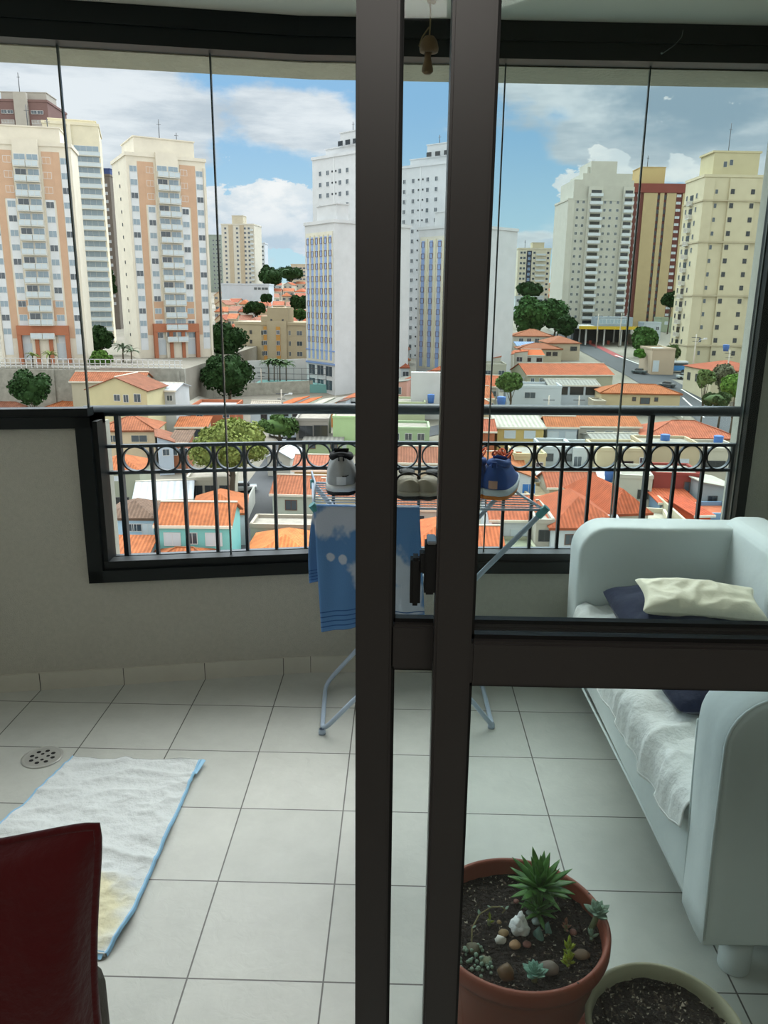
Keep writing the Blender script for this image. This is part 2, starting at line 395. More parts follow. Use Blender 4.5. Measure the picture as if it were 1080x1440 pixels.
# ------------------------------------------------------------------ iron railing outside the glass
rail = thing('balcony_railing', 'dark grey iron balcony railing with a band of rings under a thick handrail', 'railing', (0,0,0))
OFF = 0.125
def pl(x, z, o=OFF): return (x, wy(x)+o, z)
g = MB(); g.tube([pl(-1.20,1.080), pl(-0.358,1.080), pl(1.45,1.080)], 0.021, 16); g.build('handrail', M_iron, rail)
for z, h in ((0.944, 0.012), (0.840, 0.012), (0.497, 0.014)):
    g = MB(); wallbox(g, -1.20, 1.45, OFF-0.012, OFF+0.012, z-h/2, z+h/2); g.build('rail_bar', M_iron, rail)
sp_ = 0.1163; x = -1.083; k = 0
posts = (0, 9, 18)
while x < 1.42:
    post = k in posts or (k > 18 and (k-18) % 9 == 0)
    g = MB(); y = wy(x)+OFF
    if post: g.box(x-0.009, x+0.009, y-0.014, y+0.014, 0.46, 1.065); g.build('post', M_iron, rail)
    else: g.box(x-0.006, x+0.006, y-0.010, y+0.010, 0.49, 0.944); g.build('baluster', M_iron, rail)
    cx = x+sp_/2
    if cx < 1.42:
        g = MB(); yy = wy(cx)+OFF; n = 40; sl = 0.19 if cx < -0.358 else 0.05
        i0 = len(g.v)
        for a in range(n):
            t = 2*PI*a/n
            for rr, oo in ((0.051,-0.010),(0.051,0.010),(0.0455,0.010),(0.0455,-0.010)):
                dx = rr*math.cos(t); g.v.append((cx+dx, yy+sl*dx+oo, 0.892+rr*math.sin(t)))
        for a in range(n):
            c_ = (a+1) % n
            for q in range(4):
                q2 = (q+1) % 4; g.f.append((i0+4*a+q, i0+4*c_+q, i0+4*c_+q2, i0+4*a+q2)); g.m.append(0); g.smooth.append(False)
        g.build('ring', M_iron, rail)
    x += sp_; k += 1

# ------------------------------------------------------------------ sliding door leaves
M_doorglass = glassmat('greenish_door_glass', (0.945, 0.97, 0.965), 0.010)
def leaf(name, x0, x1, y0, y1, xr0, xr1, zr0, zr1):
    root = struct(empty(name, (x0, y0, 0)))
    def bx(nm, a, b_, c, d, e, f, m=M_bronze, bev=0.003, par=root):
        bm = bmesh.new(); bmesh.ops.create_cube(bm, size=1)
        for v in bm.verts: v.co = Vector((a-x0+(v.co.x+.5)*(b_-a), c-y0+(v.co.y+.5)*(d-c), e+(v.co.z+.5)*(f-e)))
        bmesh.ops.bevel(bm, geom=list(bm.edges), offset=bev, segments=2, affect='EDGES')
        return bmobj(nm, bm, m, par, smooth=False)
    bx('stile', x0, x1, y0, y1, 0.02, 2.12)
    bx('far_stile', xr1, xr1+0.045, y0, y1, 0.02, 2.12)
    bx('mid_rail', xr0, xr1, y0+0.002, y1-0.002, zr0, zr1)
    bx('top_rail', xr0, xr1, y0+0.002, y1-0.002, 2.06, 2.12); bx('bottom_rail', xr0, xr1, y0+0.002, y1-0.002, 0.02, 0.10)
    ym = (y0+y1)/2
    for a, c in ((0.10, zr0), (zr1, 2.06)):
        g = MB(); g.box(xr0-x0, xr1-x0, ym-y0-0.002, ym-y0+0.002, a, c); g.build('glass_pane', M_doorglass, root)
        g = MB()
        for (p, q, r_, s) in ((xr0, xr1, a, a+0.005), (xr0, xr1, c-0.005, c), (xr0, xr0+0.004, a, c), (xr1-0.004, xr1, a, c)):
            g.box(p-x0, q-x0, ym-y0-0.006, ym-y0+0.006, r_, s)
        g.build('gasket', M_gasket, root)
    return root, bx
dB, bxB = leaf('door_1', -0.049, -0.0065, 0.855, 0.893, -0.0065, 1.05, 1.074, 1.131)
dA, bxA = leaf('door_2', 0.0415, 0.083, 0.810, 0.848, 0.083, 1.15, 1.078, 1.132)
bxB('seal_strip', -0.0075, -0.0045, 0.86, 0.888, 0.03, 2.10, M_gasket, 0.0005, dB)
# latch handle on the overlapping stile
h = bxA('handle', 0.0290, 0.0412, 0.815, 0.842, 1.186, 1.245, M_gasket, 0.002, dA)
bxA('grip', 0.0135, 0.0250, 0.818, 0.840, 1.171, 1.227, M_gasket, 0.003, h)
bxA('grip_link', 0.0235, 0.030, 0.820, 0.838, 1.210, 1.232, M_gasket, 0.001, h)
bxA('keeper', 0.0310, 0.0410, 0.813, 0.842, 1.2445, 1.2485, mat('dull_metal','8b9196',0.35,metal=0.8), 0.001, h)
b = MB(); b.box(-1.6,1.5,0.78,0.93,0.0,0.02); b.box(-1.6,1.5,0.78,0.93,2.12,2.14); struct(b.build('door_track', M_bronze))

# ------------------------------------------------------------------ floor drain
dr = thing('floor_drain', 'round metal floor drain with pierced grate near the left wall', 'drain', (-1.187, 2.318, 0))
g = MB(); g.lathe([(0.066,0.0005),(0.066,0.003),(0.059,0.004),(0.056,0.0025)], 40); g.build('rim', mat('drain_steel','b4b4ae',0.4,metal=0.35), dr)
g = MB(); g.lathe([(0.056,0.0022),(0.0,0.0026)], 40); g.build('grate', MATS['drain_steel'], dr)
g = MB()
for ring, n, rr in ((0.018,4,0.006),(0.036,8,0.0075)):
    for a in range(n):
        t = 2*PI*a/n+ring*20; c = (ring*math.cos(t), ring*math.sin(t), 0.0026)
        g.lathe([(rr,0.0004),(0,0.0006)], 10, c=c)
g.build('slot', M_gasket, dr)

# ------------------------------------------------------------------ absorbent pad on the floor
pad = thing('absorbent_pad', 'white wrinkled absorbent floor pad with pale blue edging and a yellow stain', 'pad', (0,0,0))
c00, c10, c11, c01 = Vector((-1.075,2.30,0)), Vector((-0.652,2.305,0)), Vector((-0.655,1.500,0)), Vector((-1.225,1.55,0))
def padpt(u, v, dz=0.0):
    a = c00.lerp(c10, u); b_ = c01.lerp(c11, u); p = a.lerp(b_, v)
    if v > 0.85: p.x -= 0.018*max(0, (v-0.85)/0.15)*max(0, (u-0.75)*4)
    q = Vector((p.x*7, p.y*13, 0)); w_ = 0.010*(1-abs(2*noise.noise(q*0.8)))**2 + 0.006*abs(noise.noise(q*2.3)) + 0.0012*noise.noise(q*6)
    return Vector((p.x, p.y, 0.010+w_+dz))
def pad_mat():
    m = mat('pad_quilting', 'd3d8d8', 0.9, 0.03, 20, bump=0.35, bscale=45, spec=0.1); nt = m.node_tree; N = nt.nodes.new; L = nt.links.new
    b = nt.nodes['Principled BSDF']; src = b.inputs['Base Color'].links[0].from_socket
    tc = N('ShaderNodeTexCoord'); sep = N('ShaderNodeSeparateXYZ'); L(tc.outputs['Object'], sep.inputs[0])
    n = N('ShaderNodeTexNoise'); n.inputs['Scale'].default_value = 14; L(tc.outputs['Object'], n.inputs['Vector'])
    dv = N('ShaderNodeVectorMath'); dv.operation = 'DISTANCE'; L(tc.outputs['Object'], dv.inputs[0]); dv.inputs[1].default_value = (-0.80, 1.62, 0.01)
    ad = N('ShaderNodeMath'); ad.operation = 'MULTIPLY_ADD'; ad.inputs[1].default_value = 0.12; L(n.outputs[0], ad.inputs[0]); L(dv.outputs['Value'], ad.inputs[2])
    mr = N('ShaderNodeMapRange'); mr.interpolation_type = 'SMOOTHSTEP'; mr.inputs[1].default_value = 0.15; mr.inputs[2].default_value = 0.23; mr.inputs[3].default_value = 1; mr.inputs[4].default_value = 0
    L(ad.outputs[0], mr.inputs[0]); mx = N('ShaderNodeMix'); mx.data_type = 'RGBA'; L(mr.outputs[0], mx.inputs[0]); L(src, mx.inputs[6]); mx.inputs[7].default_value = (*lin('d9d4b4'), 1)
    L(mx.outputs[2], b.inputs['Base Color']); return m
g = MB(); g.grid(lambda u, v: padpt(u, v), 70, 110)
g.grid(lambda u, v: Vector((padpt(u, 0).x, padpt(u, 0).y, padpt(u, 0).z*v+0.001)), 70, 1); g.grid(lambda u, v: Vector((padpt(u, 1).x, padpt(u, 1).y, padpt(u, 1).z*(1-v)+0.001)), 70, 1)
g.build('quilted_sheet', pad_mat(), pad)
M_padblue = mat('pad_blue_film', '8fc0e0', 0.5)
for (u0, u1) in ((-0.010, 0.010), (0.990, 1.010)):
    g = MB(); g.grid(lambda u, v: padpt(u0+(u1-u0)*u, v, 0.0015 if abs(u-.5) < .4 else -0.008), 4, 60); g.build('edge_film', M_padblue, pad)
g = MB(); g.grid(lambda u, v: padpt(0.35+0.64*u, 0.992+0.022*v, 0.001-0.009*v), 20, 3); g.build('edge_film', M_padblue, pad)
g = MB(); g.grid(lambda u, v: Vector((-0.652+0.022*u*(1-v*0.5), 2.302-0.075*v, 0.012+0.006*math.sin(3*u)*(1-v))), 5, 6); g.build('corner_fold', M_padblue, pad)

# ------------------------------------------------------------------ sofa
M_slip = mat('white_slipcover', 'dfe8e8', 0.8, 0.04, 4, bump=0.25, bscale=9, spec=0.2, sheen=0.2)
M_quilt = mat('white_seat_cloth', 'eef0ee', 0.9, 0.04, 6, bump=0.3, bscale=60, spec=0.1, sheen=0.1)
M_navy = mat('navy_cloth', '1b2440', 0.85, 0.2, 6, bump=0.3, bscale=25, spec=0.15, sheen=0.15)
M_cream = mat('cream_satin', 'e9e4cd', 0.55, 0.06, 6, bump=0.3, bscale=18, spec=0.3)
sofa = thing('sofa', 'small white slipcovered sofa along the right wall with rounded arms', 'sofa', (0,0,0))
def fold(p, a=0.004, s=6): return noise.noise(Vector((p[0]*s, p[1]*s*0.5, p[2]*s*1.5)))*a
def arm(y0, y1, ztop, x0=0.692, x1=1.40, name='arm', z0=0.125, rad=0.115, wob=0.006, seed=0):
    prof = [(x1, z0), (x1, ztop)]
    for k in range(9):
        t = PI/2 + k*PI/16; prof.append((x0+rad+rad*math.cos(t), ztop-rad+rad*math.sin(t)))
    n = 8; prof += [(x0+0.012*k/n, ztop-rad-(ztop-rad-z0)*k/n) for k in range(1, n+1)]
    # densify
    P = []
    for k in range(len(prof)):
        a, b_ = Vector(prof[k]), Vector(prof[(k+1) % len(prof)]); m_ = max(1, int((b_-a).length/0.035))
        P += [a.lerp(b_, j/m_) for j in range(m_)]
    ctr = Vector(((x0+x1)/2, (z0+ztop)/2)); g = MB(); bev = 0.016; K = len(P); rings = []
    ys = [(y0, bev), (y0+bev*0.3, bev*0.3), (y0+bev, 0)] + [(y0+(y1-y0)*q, 0) for q in (0.35, 0.5, 0.65)] + [(y1-bev, 0), (y1-bev*0.3, bev*0.3), (y1, bev)]
    for (y, ins) in ys:
        rings.append(len(g.v))
        for p in P:
            d = (p-ctr); q = p - d.normalized()*ins
            w_ = wob*noise.noise(Vector((q.x*5+seed, y*9, q.y*4)))*(1 if ins == 0 else .6)
            g.v.append((q.x+w_, y+wob*0.5*noise.noise(Vector((q.x*6, seed, q.y*7))), q.y+w_*0.6))
    for a, b_ in zip(rings, rings[1:]):
        for k in range(K):
            k2 = (k+1) % K; g.f.append((a+k, a+k2, b_+k2, b_+k)); g.m.append(0); g.smooth.append(True)
    # flat cloth faces with soft creases, concentric rings
    for a, y in ((rings[0], y0), (rings[-1], y1)):
        prev = a
        for s in range(1, 9):
            sc = 1-s/9; cur = len(g.v)
            for p in P:
                q = ctr+(p-ctr)*sc*0.985
                cr = 0.010*max(0, noise.noise(Vector((q.x*3+seed+q.y*2, q.y*3.5-q.x*2, 2))))+0.003*noise.noise(Vector((q.x*14, q.y*6, seed)))
                g.v.append((q.x, y+(cr if a == rings[0] else -cr), q.y))
            for k in range(K):
                k2 = (k+1) % K; f = (prev+k, prev+k2, cur+k2, cur+k)
                g.f.append(f if a != rings[0] else tuple(reversed(f))); g.m.append(0); g.smooth.append(True)
            prev = cur
        f = tuple(prev+k for k in range(K)); g.f.append(f if a != rings[0] else tuple(reversed(f))); g.m.append(0); g.smooth.append(True)
    return g.build(name, M_slip, sofa)
arm(1.445, 1.60, 0.735, x0=0.675, seed=1)
arm(2.80, 2.95, 0.700, x0=0.668, seed=5)
# piping seams on the near arm
def seam(pts, r=0.0035): g = MB(); g.tube(pts, r, 6); return g.build('seam_piping', M_slip, sofa)
seam([(1.3,1.452,0.728)]+[(0.675+0.115+0.112*math.cos(PI/2+k*PI/16), 1.452, 0.735-0.115+0.112*math.sin(PI/2+k*PI/16)) for k in range(9)]+[(0.679,1.450,0.40),(0.688,1.450,0.14)])
seam([(0.678,1.600,0.60),(0.688,1.603,0.35),(0.697,1.604,0.14)], 0.003)
seam([(0.700,1.61,0.130),(0.698,2.0,0.128),(0.69,2.4,0.128),(0.682,2.80,0.128)], 0.004)
bm = rbox_bm(0.66, 1.22, 0.215, 0.012, 3); bmobj('base', bm, M_slip, sofa, (1.026, 2.20, 0.235))
bm = rbox_bm(0.60, 1.20, 0.08, 0.03, 4); bmobj('seat', bm, M_slip, sofa, (0.995, 2.20, 0.345))
bm = rbox_bm(0.17, 1.44, 0.60, 0.05, 5, 2); 
for v in bm.verts: v.co.x += 0.05*(v.co.z-0.1) + 0.01*noise.noise(v.co*4)
bmobj('backrest', bm, M_slip, sofa, (1.30, 2.19, 0.43))
for (x, y) in ((0.80,1.525),(0.78,2.86),(1.33,1.525),(1.33,2.86)):
    g = MB(); g.lathe([(0.034,0.0),(0.036,0.004),(0.036,0.13)], 20, c=(x,y,0), cap=True); g.build('leg', mat('pale_sofa_leg','c9d0cf',0.5), sofa)

# cloth over the seat, hanging over the front edge
def coverpt(u, v):
    y = 1.605+(2.795-1.605)*u
    L_ = v*0.62                      # path from the back edge forward
    hem = 0.11+0.02*noise.noise(Vector((y*3, 0, 9)))+0.006*math.sin(y*31)
    if u < 0.08: hem *= 0.75+3*u
    if L_ < 0.48: x = 1.20-L_*(1.20-0.700)/0.48; z = 0.390
    else:
        s = (L_-0.48)/0.14; x = 0.700-0.020*math.sin(min(1, s*2)*PI/2)-0.006*s; z = 0.390-hem*s**1.15
    w_ = 0.016*(1-abs(2.6*noise.noise(Vector((x*4+y*2.2, y*8-x*3, 1))))) + 0.012*(1-abs(2*noise.noise(Vector((x*13+y*6, y*14-x*9, 4))))) + 0.004*noise.noise(Vector((x*30, y*22, 2)))
    if L_ < 0.48: z += max(0, w_)*(0.75)
    else: x -= max(0, w_)*0.8
    return Vector((x, y, z))
cov = MB(); cov.grid(coverpt, 130, 80); o = cov.build('seat_cloth', M_quilt)
md = o.modifiers.new('thick', 'SOLIDIFY'); md.thickness = 0.003; md.offset = -1
tag(o, 'rumpled white cloth laid over the white sofa seat, hem hanging over the front', 'sofa cloth')
g = MB(); g.tube([coverpt(k/60, 0.985)+Vector((-0.003,0,0)) for k in range(61)], 0.0016, 6); g.build('hem', M_quilt, o)

def pillow(name, w, h, t, m, label, cat, mtx, seed=0, ear=0.06, wr=0.006, piping=None, n=44):
    root = MB()
    def pt(u, v, side):
        a, b_ = 2*u-1, 2*v-1
        k = (max(0, 1-abs(a)**2.6)*max(0, 1-abs(b_)**2.6))**0.42
        pin = 1-ear*((1-a*a)*(abs(b_)**3)+0) ; pin2 = 1-ear*((1-b_*b_)*(abs(a)**3))
        x = a*w/2*pin2; y = b_*h/2*pin
        rc_ = 1-0.04*abs(a*b_)**7; x *= rc_; y *= rc_
        z = side*(t/2*k)
        q = Vector((x*8+seed, y*8, side*2)); z += k*wr*(noise.noise(q*1.2)*1.5+side*0.8*(0.5-abs(noise.noise(q*2.4))))*2
        return Vector((x, y, z))
    root.grid(lambda u, v: pt(u, v, 1), n, n); root.grid(lambda u, v: pt(1-u, v, -1), n, n)
    o = root.build(name, m); o.matrix_world = mtx; tag(o, label, cat)
    if piping:
        ring = [pt(k/30, 0, 1) for k in range(30)]+[pt(1, k/30, 1) for k in range(30)]+[pt(1-k/30, 1, 1) for k in range(30)]+[pt(0, 1-k/30, 1) for k in range(30)]
        g = MB(); g.tube(ring, piping, 8, closed=True); g.build('piping', m, o)
    return o
def frame(loc, ex, ez):
    ex = Vector(ex).normalized(); ez = Vector(ez); ez = (ez-ex*ez.dot(ex)).normalized(); ey = ez.cross(ex)
    m_ = Matrix((ex, ey, ez)).transposed().to_4x4(); m_.translation = Vector(loc); return m_
pillow('navy_pillow', 0.47, 0.80, 0.13, M_navy, 'large dark navy pillow lying flat on the white sofa under the cream cushion', 'pillow', frame((0.985, 2.335, 0.462), (1, 0.03, 0.03), (0.02, -0.07, 1)), 3, 0.03, 0.007)
pillow('cream_cushion', 0.40, 0.19, 0.07, M_cream, 'small cream satin cushion on top of the navy pillow', 'cushion', frame((0.985, 2.43, 0.565), (1, -0.10, -0.03), (0.0, -0.25, 1)), 9, 0.12, 0.008)

# ------------------------------------------------------------------ indoor chair and red cushion
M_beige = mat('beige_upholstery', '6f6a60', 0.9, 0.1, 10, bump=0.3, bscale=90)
ch = thing('armchair', 'beige upholstered armchair just inside the door, behind the red cushion', 'armchair', (0,0,0))
for nm, s, l in (('backrest', (0.56,0.07,0.34), (-0.632,0.765,0.54)), ('seat', (0.56,0.50,0.20), (-0.60,0.475,0.36)), ('arm', (0.10,0.50,0.30), (-0.93,0.475,0.45))):
    bmobj(nm, rbox_bm(*s, 0.028, 4), M_beige, ch, l)
for x in (-0.84, -0.37):
    for y in (0.27, 0.72): g = MB(); g.tube([(x,y,0),(x,y,0.27)], [0.015,0.022], 10); g.build('leg', M_bronze, ch)
M_red = mat('dark_red_velvet', '4a1214', 0.9, 0.15, 8, bump=0.2, bscale=50, spec=0.1, sheen=0.3)
pillow('red_cushion', 0.50, 0.50, 0.13, M_red, 'dark red piped cushion in the lower left foreground', 'cushion', frame((-0.541, 0.672, 0.708), (1, 0.05, 0.05), (0.05, -1, 0.12)), 2, 0.13, 0.004, 0.005)

# ------------------------------------------------------------------ clothes airer
M_airer = mat('pale_blue_enamel', 'aebfd2', 0.35, spec=0.5)
M_teal = mat('teal_plastic', '4f9a9c', 0.4)
air = thing('clothes_airer', 'folding pale blue tubular clothes airer with crossed legs and wire top', 'clothes airer', (0,0,0))
ZT = 0.882
nl, nr, fl_, frr = Vector((-0.262,2.335,ZT)), Vector((0.446,2.345,ZT)), Vector((-0.302,2.665,ZT)), Vector((0.372,2.66,ZT))
def rounded(a, b_, c, d, r=0.07):            # polyline a-b-c-d with rounded corners at b and c
    out = [a]
    for p, q, s in ((a, b_, c), (b_, c, d)):
        e1 = q+(p-q).normalized()*r; e2 = q+(s-q).normalized()*r
        for k in range(7):
            t = k/6; out.append(e1*(1-t)**2+q*2*t*(1-t)+e2*t*t)
    return out+[d]
g = MB(); g.tube(rounded(nr, Vector((-0.262,2.498,0.012)), Vector((-0.283,2.86,0.012)), frr, 0.06), 0.0085, 12); g.build('leg_frame', M_airer, air)
g = MB(); g.tube(rounded(nl, Vector((0.350,2.565,0.012)), Vector((0.345,2.86,0.012)), fl_, 0.02), 0.0085, 12); g.build('leg_frame', M_airer, air)
for k in range(11):
    t = k/10; a, b_ = nl.lerp(fl_, t), nr.lerp(frr, t); r = 0.004 if k in (0, 10) else 0.0018
    g = MB(); g.tube([a, b_], r, 8); g.build('wire', M_airer, air)
for a, b_ in ((nl, fl_), (nr, frr)): g = MB(); g.tube([a, b_], 0.0045, 8); g.build('top_bar', M_airer, air)
for t in (0.33, 0.66): g = MB(); g.tube([nl.lerp(nr, t)-Vector((0,0,0.003)), fl_.lerp(frr, t)-Vector((0,0,0.003))], 0.0022, 8); g.build('cross_wire', M_airer, air)
# small raised side rail on the left with clip blocks
g = MB(); g.tube([nl+Vector((0,0,0)), nl+Vector((-0.006,0.10,0.055)), fl_+Vector((0,-0.02,0.045)), fl_], 0.003, 8); g.build('side_rail', M_airer, air)
for p, d in ((nr, (Vector((-0.262,2.498,0.012))-nr)), (nl, (Vector((0.35,2.565,0.012))-nl))):
    d = d.normalized(); g = MB(); g.tube([p-d*0.012, p+d*0.028], 0.0125, 10); g.build('end_cap', M_teal, air)
g = MB(); p = fl_; g.tube([p-Vector((0,0,0.02)), p+Vector((0,0,0.012))], 0.009, 8); g.build('end_cap', M_teal, air)
for p in ((-0.262,2.505,0.010), (0.348,2.572,0.010)): g = MB(); g.lathe([(0.0,-0.010),(0.013,-0.010),(0.013,0.0),(0.010,0.010)], 12, c=p); g.build('foot', M_airer, air)

# towel over the near wire
def towel_mat():
    m = bpy.data.materials.new('cloud_print_towelling'); m.use_nodes = True; nt = m.node_tree; N = nt.nodes.new; L = nt.links.new; b = nt.nodes['Principled BSDF']
    tc = N('ShaderNodeTexCoord'); sep = N('ShaderNodeSeparateXYZ'); L(tc.outputs['UV'], sep.inputs[0])
    n = N('ShaderNodeTexNoise'); n.inputs['Scale'].default_value = 4.5; n.inputs['Detail'].default_value = 3; L(tc.outputs['UV'], n.inputs['Vector'])
    tot = None
    for (u, v, ru, rv) in ((0.12,0.12,.20,.17),(0.30,0.02,.22,.2),(0.14,0.40,.05,.045),(0.24,0.42,.05,.045),(0.48,0.58,.2,.22),(0.60,0.72,.24,.18),(0.80,0.50,.20,.17),(0.86,0.72,.2,.2),(0.78,0.92,.25,.06)):
        a = N('ShaderNodeVectorMath'); a.operation = 'SUBTRACT'; L(tc.outputs['UV'], a.inputs[0]); a.inputs[1].default_value = (u, 1-v, 0)
        s = N('ShaderNodeVectorMath'); s.operation = 'MULTIPLY'; L(a.outputs[0], s.inputs[0]); s.inputs[1].default_value = (1/ru, 1/rv, 0)
        l = N('ShaderNodeVectorMath'); l.operation = 'LENGTH'; L(s.outputs[0], l.inputs[0])
        k = N('ShaderNodeMath'); k.operation = 'SUBTRACT'; k.inputs[0].default_value = 1.0; L(l.outputs['Value'], k.inputs[1])
        if tot is None: tot = k.outputs[0]
        else:
            mx = N('ShaderNodeMath'); mx.operation = 'MAXIMUM'; L(tot, mx.inputs[0]); L(k.outputs[0], mx.inputs[1]); tot = mx.outputs[0]
    ad = N('ShaderNodeMath'); ad.operation = 'MULTIPLY_ADD'; L(n.outputs[0], ad.inputs[0]); ad.inputs[1].default_value = 2.2; L(tot, ad.inputs[2])
    mr = N('ShaderNodeMapRange'); mr.interpolation_type = 'SMOOTHSTEP'; mr.inputs[1].default_value = 1.15; mr.inputs[2].default_value = 1.5; L(ad.outputs[0], mr.inputs[0])
    mx = N('ShaderNodeMix'); mx.data_type = 'RGBA'; L(mr.outputs[0], mx.inputs[0]); mx.inputs[6].default_value = (*lin('5a86ba'), 1); mx.inputs[7].default_value = (*lin('b6c0d0'), 1)
    # woven bands near the hem
    w = N('ShaderNodeMath'); w.operation = 'PINGPONG'; w.inputs[1].default_value = 0.02; L(sep.outputs[1], w.inputs[0])
    lt = N('ShaderNodeMath'); lt.operation = 'LESS_THAN'; lt.inputs[1].default_value = 0.19; L(sep.outputs[1], lt.inputs[0])
    l2 = N('ShaderNodeMath'); l2.operation = 'LESS_THAN'; l2.inputs[1].default_value = 0.0045; L(w.outputs[0], l2.inputs[0])
    an = N('ShaderNodeMath'); an.operation = 'MULTIPLY'; L(lt.outputs[0], an.inputs[0]); L(l2.outputs[0], an.inputs[1])
    m2 = N('ShaderNodeMix'); m2.data_type = 'RGBA'; L(an.outputs[0], m2.inputs[0]); L(mx.outputs[2], m2.inputs[6]); m2.inputs[7].default_value = (*lin('33598f'), 1)
    L(m2.outputs[2], b.inputs['Base Color']); b.inputs['Roughness'].default_value = 0.95; b.inputs['Sheen Weight'].default_value = 0.2; b.inputs['Specular IOR Level'].default_value = 0.1
    n3 = N('ShaderNodeTexNoise'); n3.inputs['Scale'].default_value = 300; L(tc.outputs['Object'], n3.inputs['Vector'])
    bp = N('ShaderNodeBump'); bp.inputs['Strength'].default_value = 0.4; bp.inputs['Distance'].default_value = 0.002; L(n3.outputs[0], bp.inputs['Height']); L(bp.outputs[0], b.inputs['Normal'])
    return m
M_towel = towel_mat()
def towel_front(u, v):                # v 0 bottom, 1 top
    s = 1-v; xl, xr = -0.262+0.022*s, 0.062+0.028*s
    x = xl+(xr-xl)*u; y = 2.327-0.010*math.sin(s*PI/2)-0.012*s*math.sin(u*9+1.0)-0.006*math.sin(u*23+s*2)*s
    z = ZT+0.005-0.405*s+0.012*u*s*0+0.01*math.sin(u*3)*s
    return Vector((x, y, z))
def towel_back(u, v):
    s = 1-v; x = -0.262-0.018*s+0.32*u; y = 2.343+0.012*s+0.016*s*math.sin(u*8)
    return Vector((x-0.01*math.sin(s*3), y, ZT+0.004-0.26*s+0.06*s*u*0.6))
g = MB(); g.grid(towel_front, 50, 60); o = g.build('towel', M_towel)
tag(o, 'blue towel with white cloud print hanging over the clothes airer', 'towel')
md = o.modifiers.new('t', 'SOLIDIFY'); md.thickness = 0.003
g = MB(); g.grid(towel_back, 40, 40); q = g.build('back_flap', M_towel, o); md = q.modifiers.new('t', 'SOLIDIFY'); md.thickness = 0.003
g = MB(); g.grid(lambda u, v: Vector((-0.262+0.324*u, 2.327+0.016*v, ZT+0.005+0.004*math.sin(v*PI))), 20, 5); g.build('top_fold', M_towel, o)

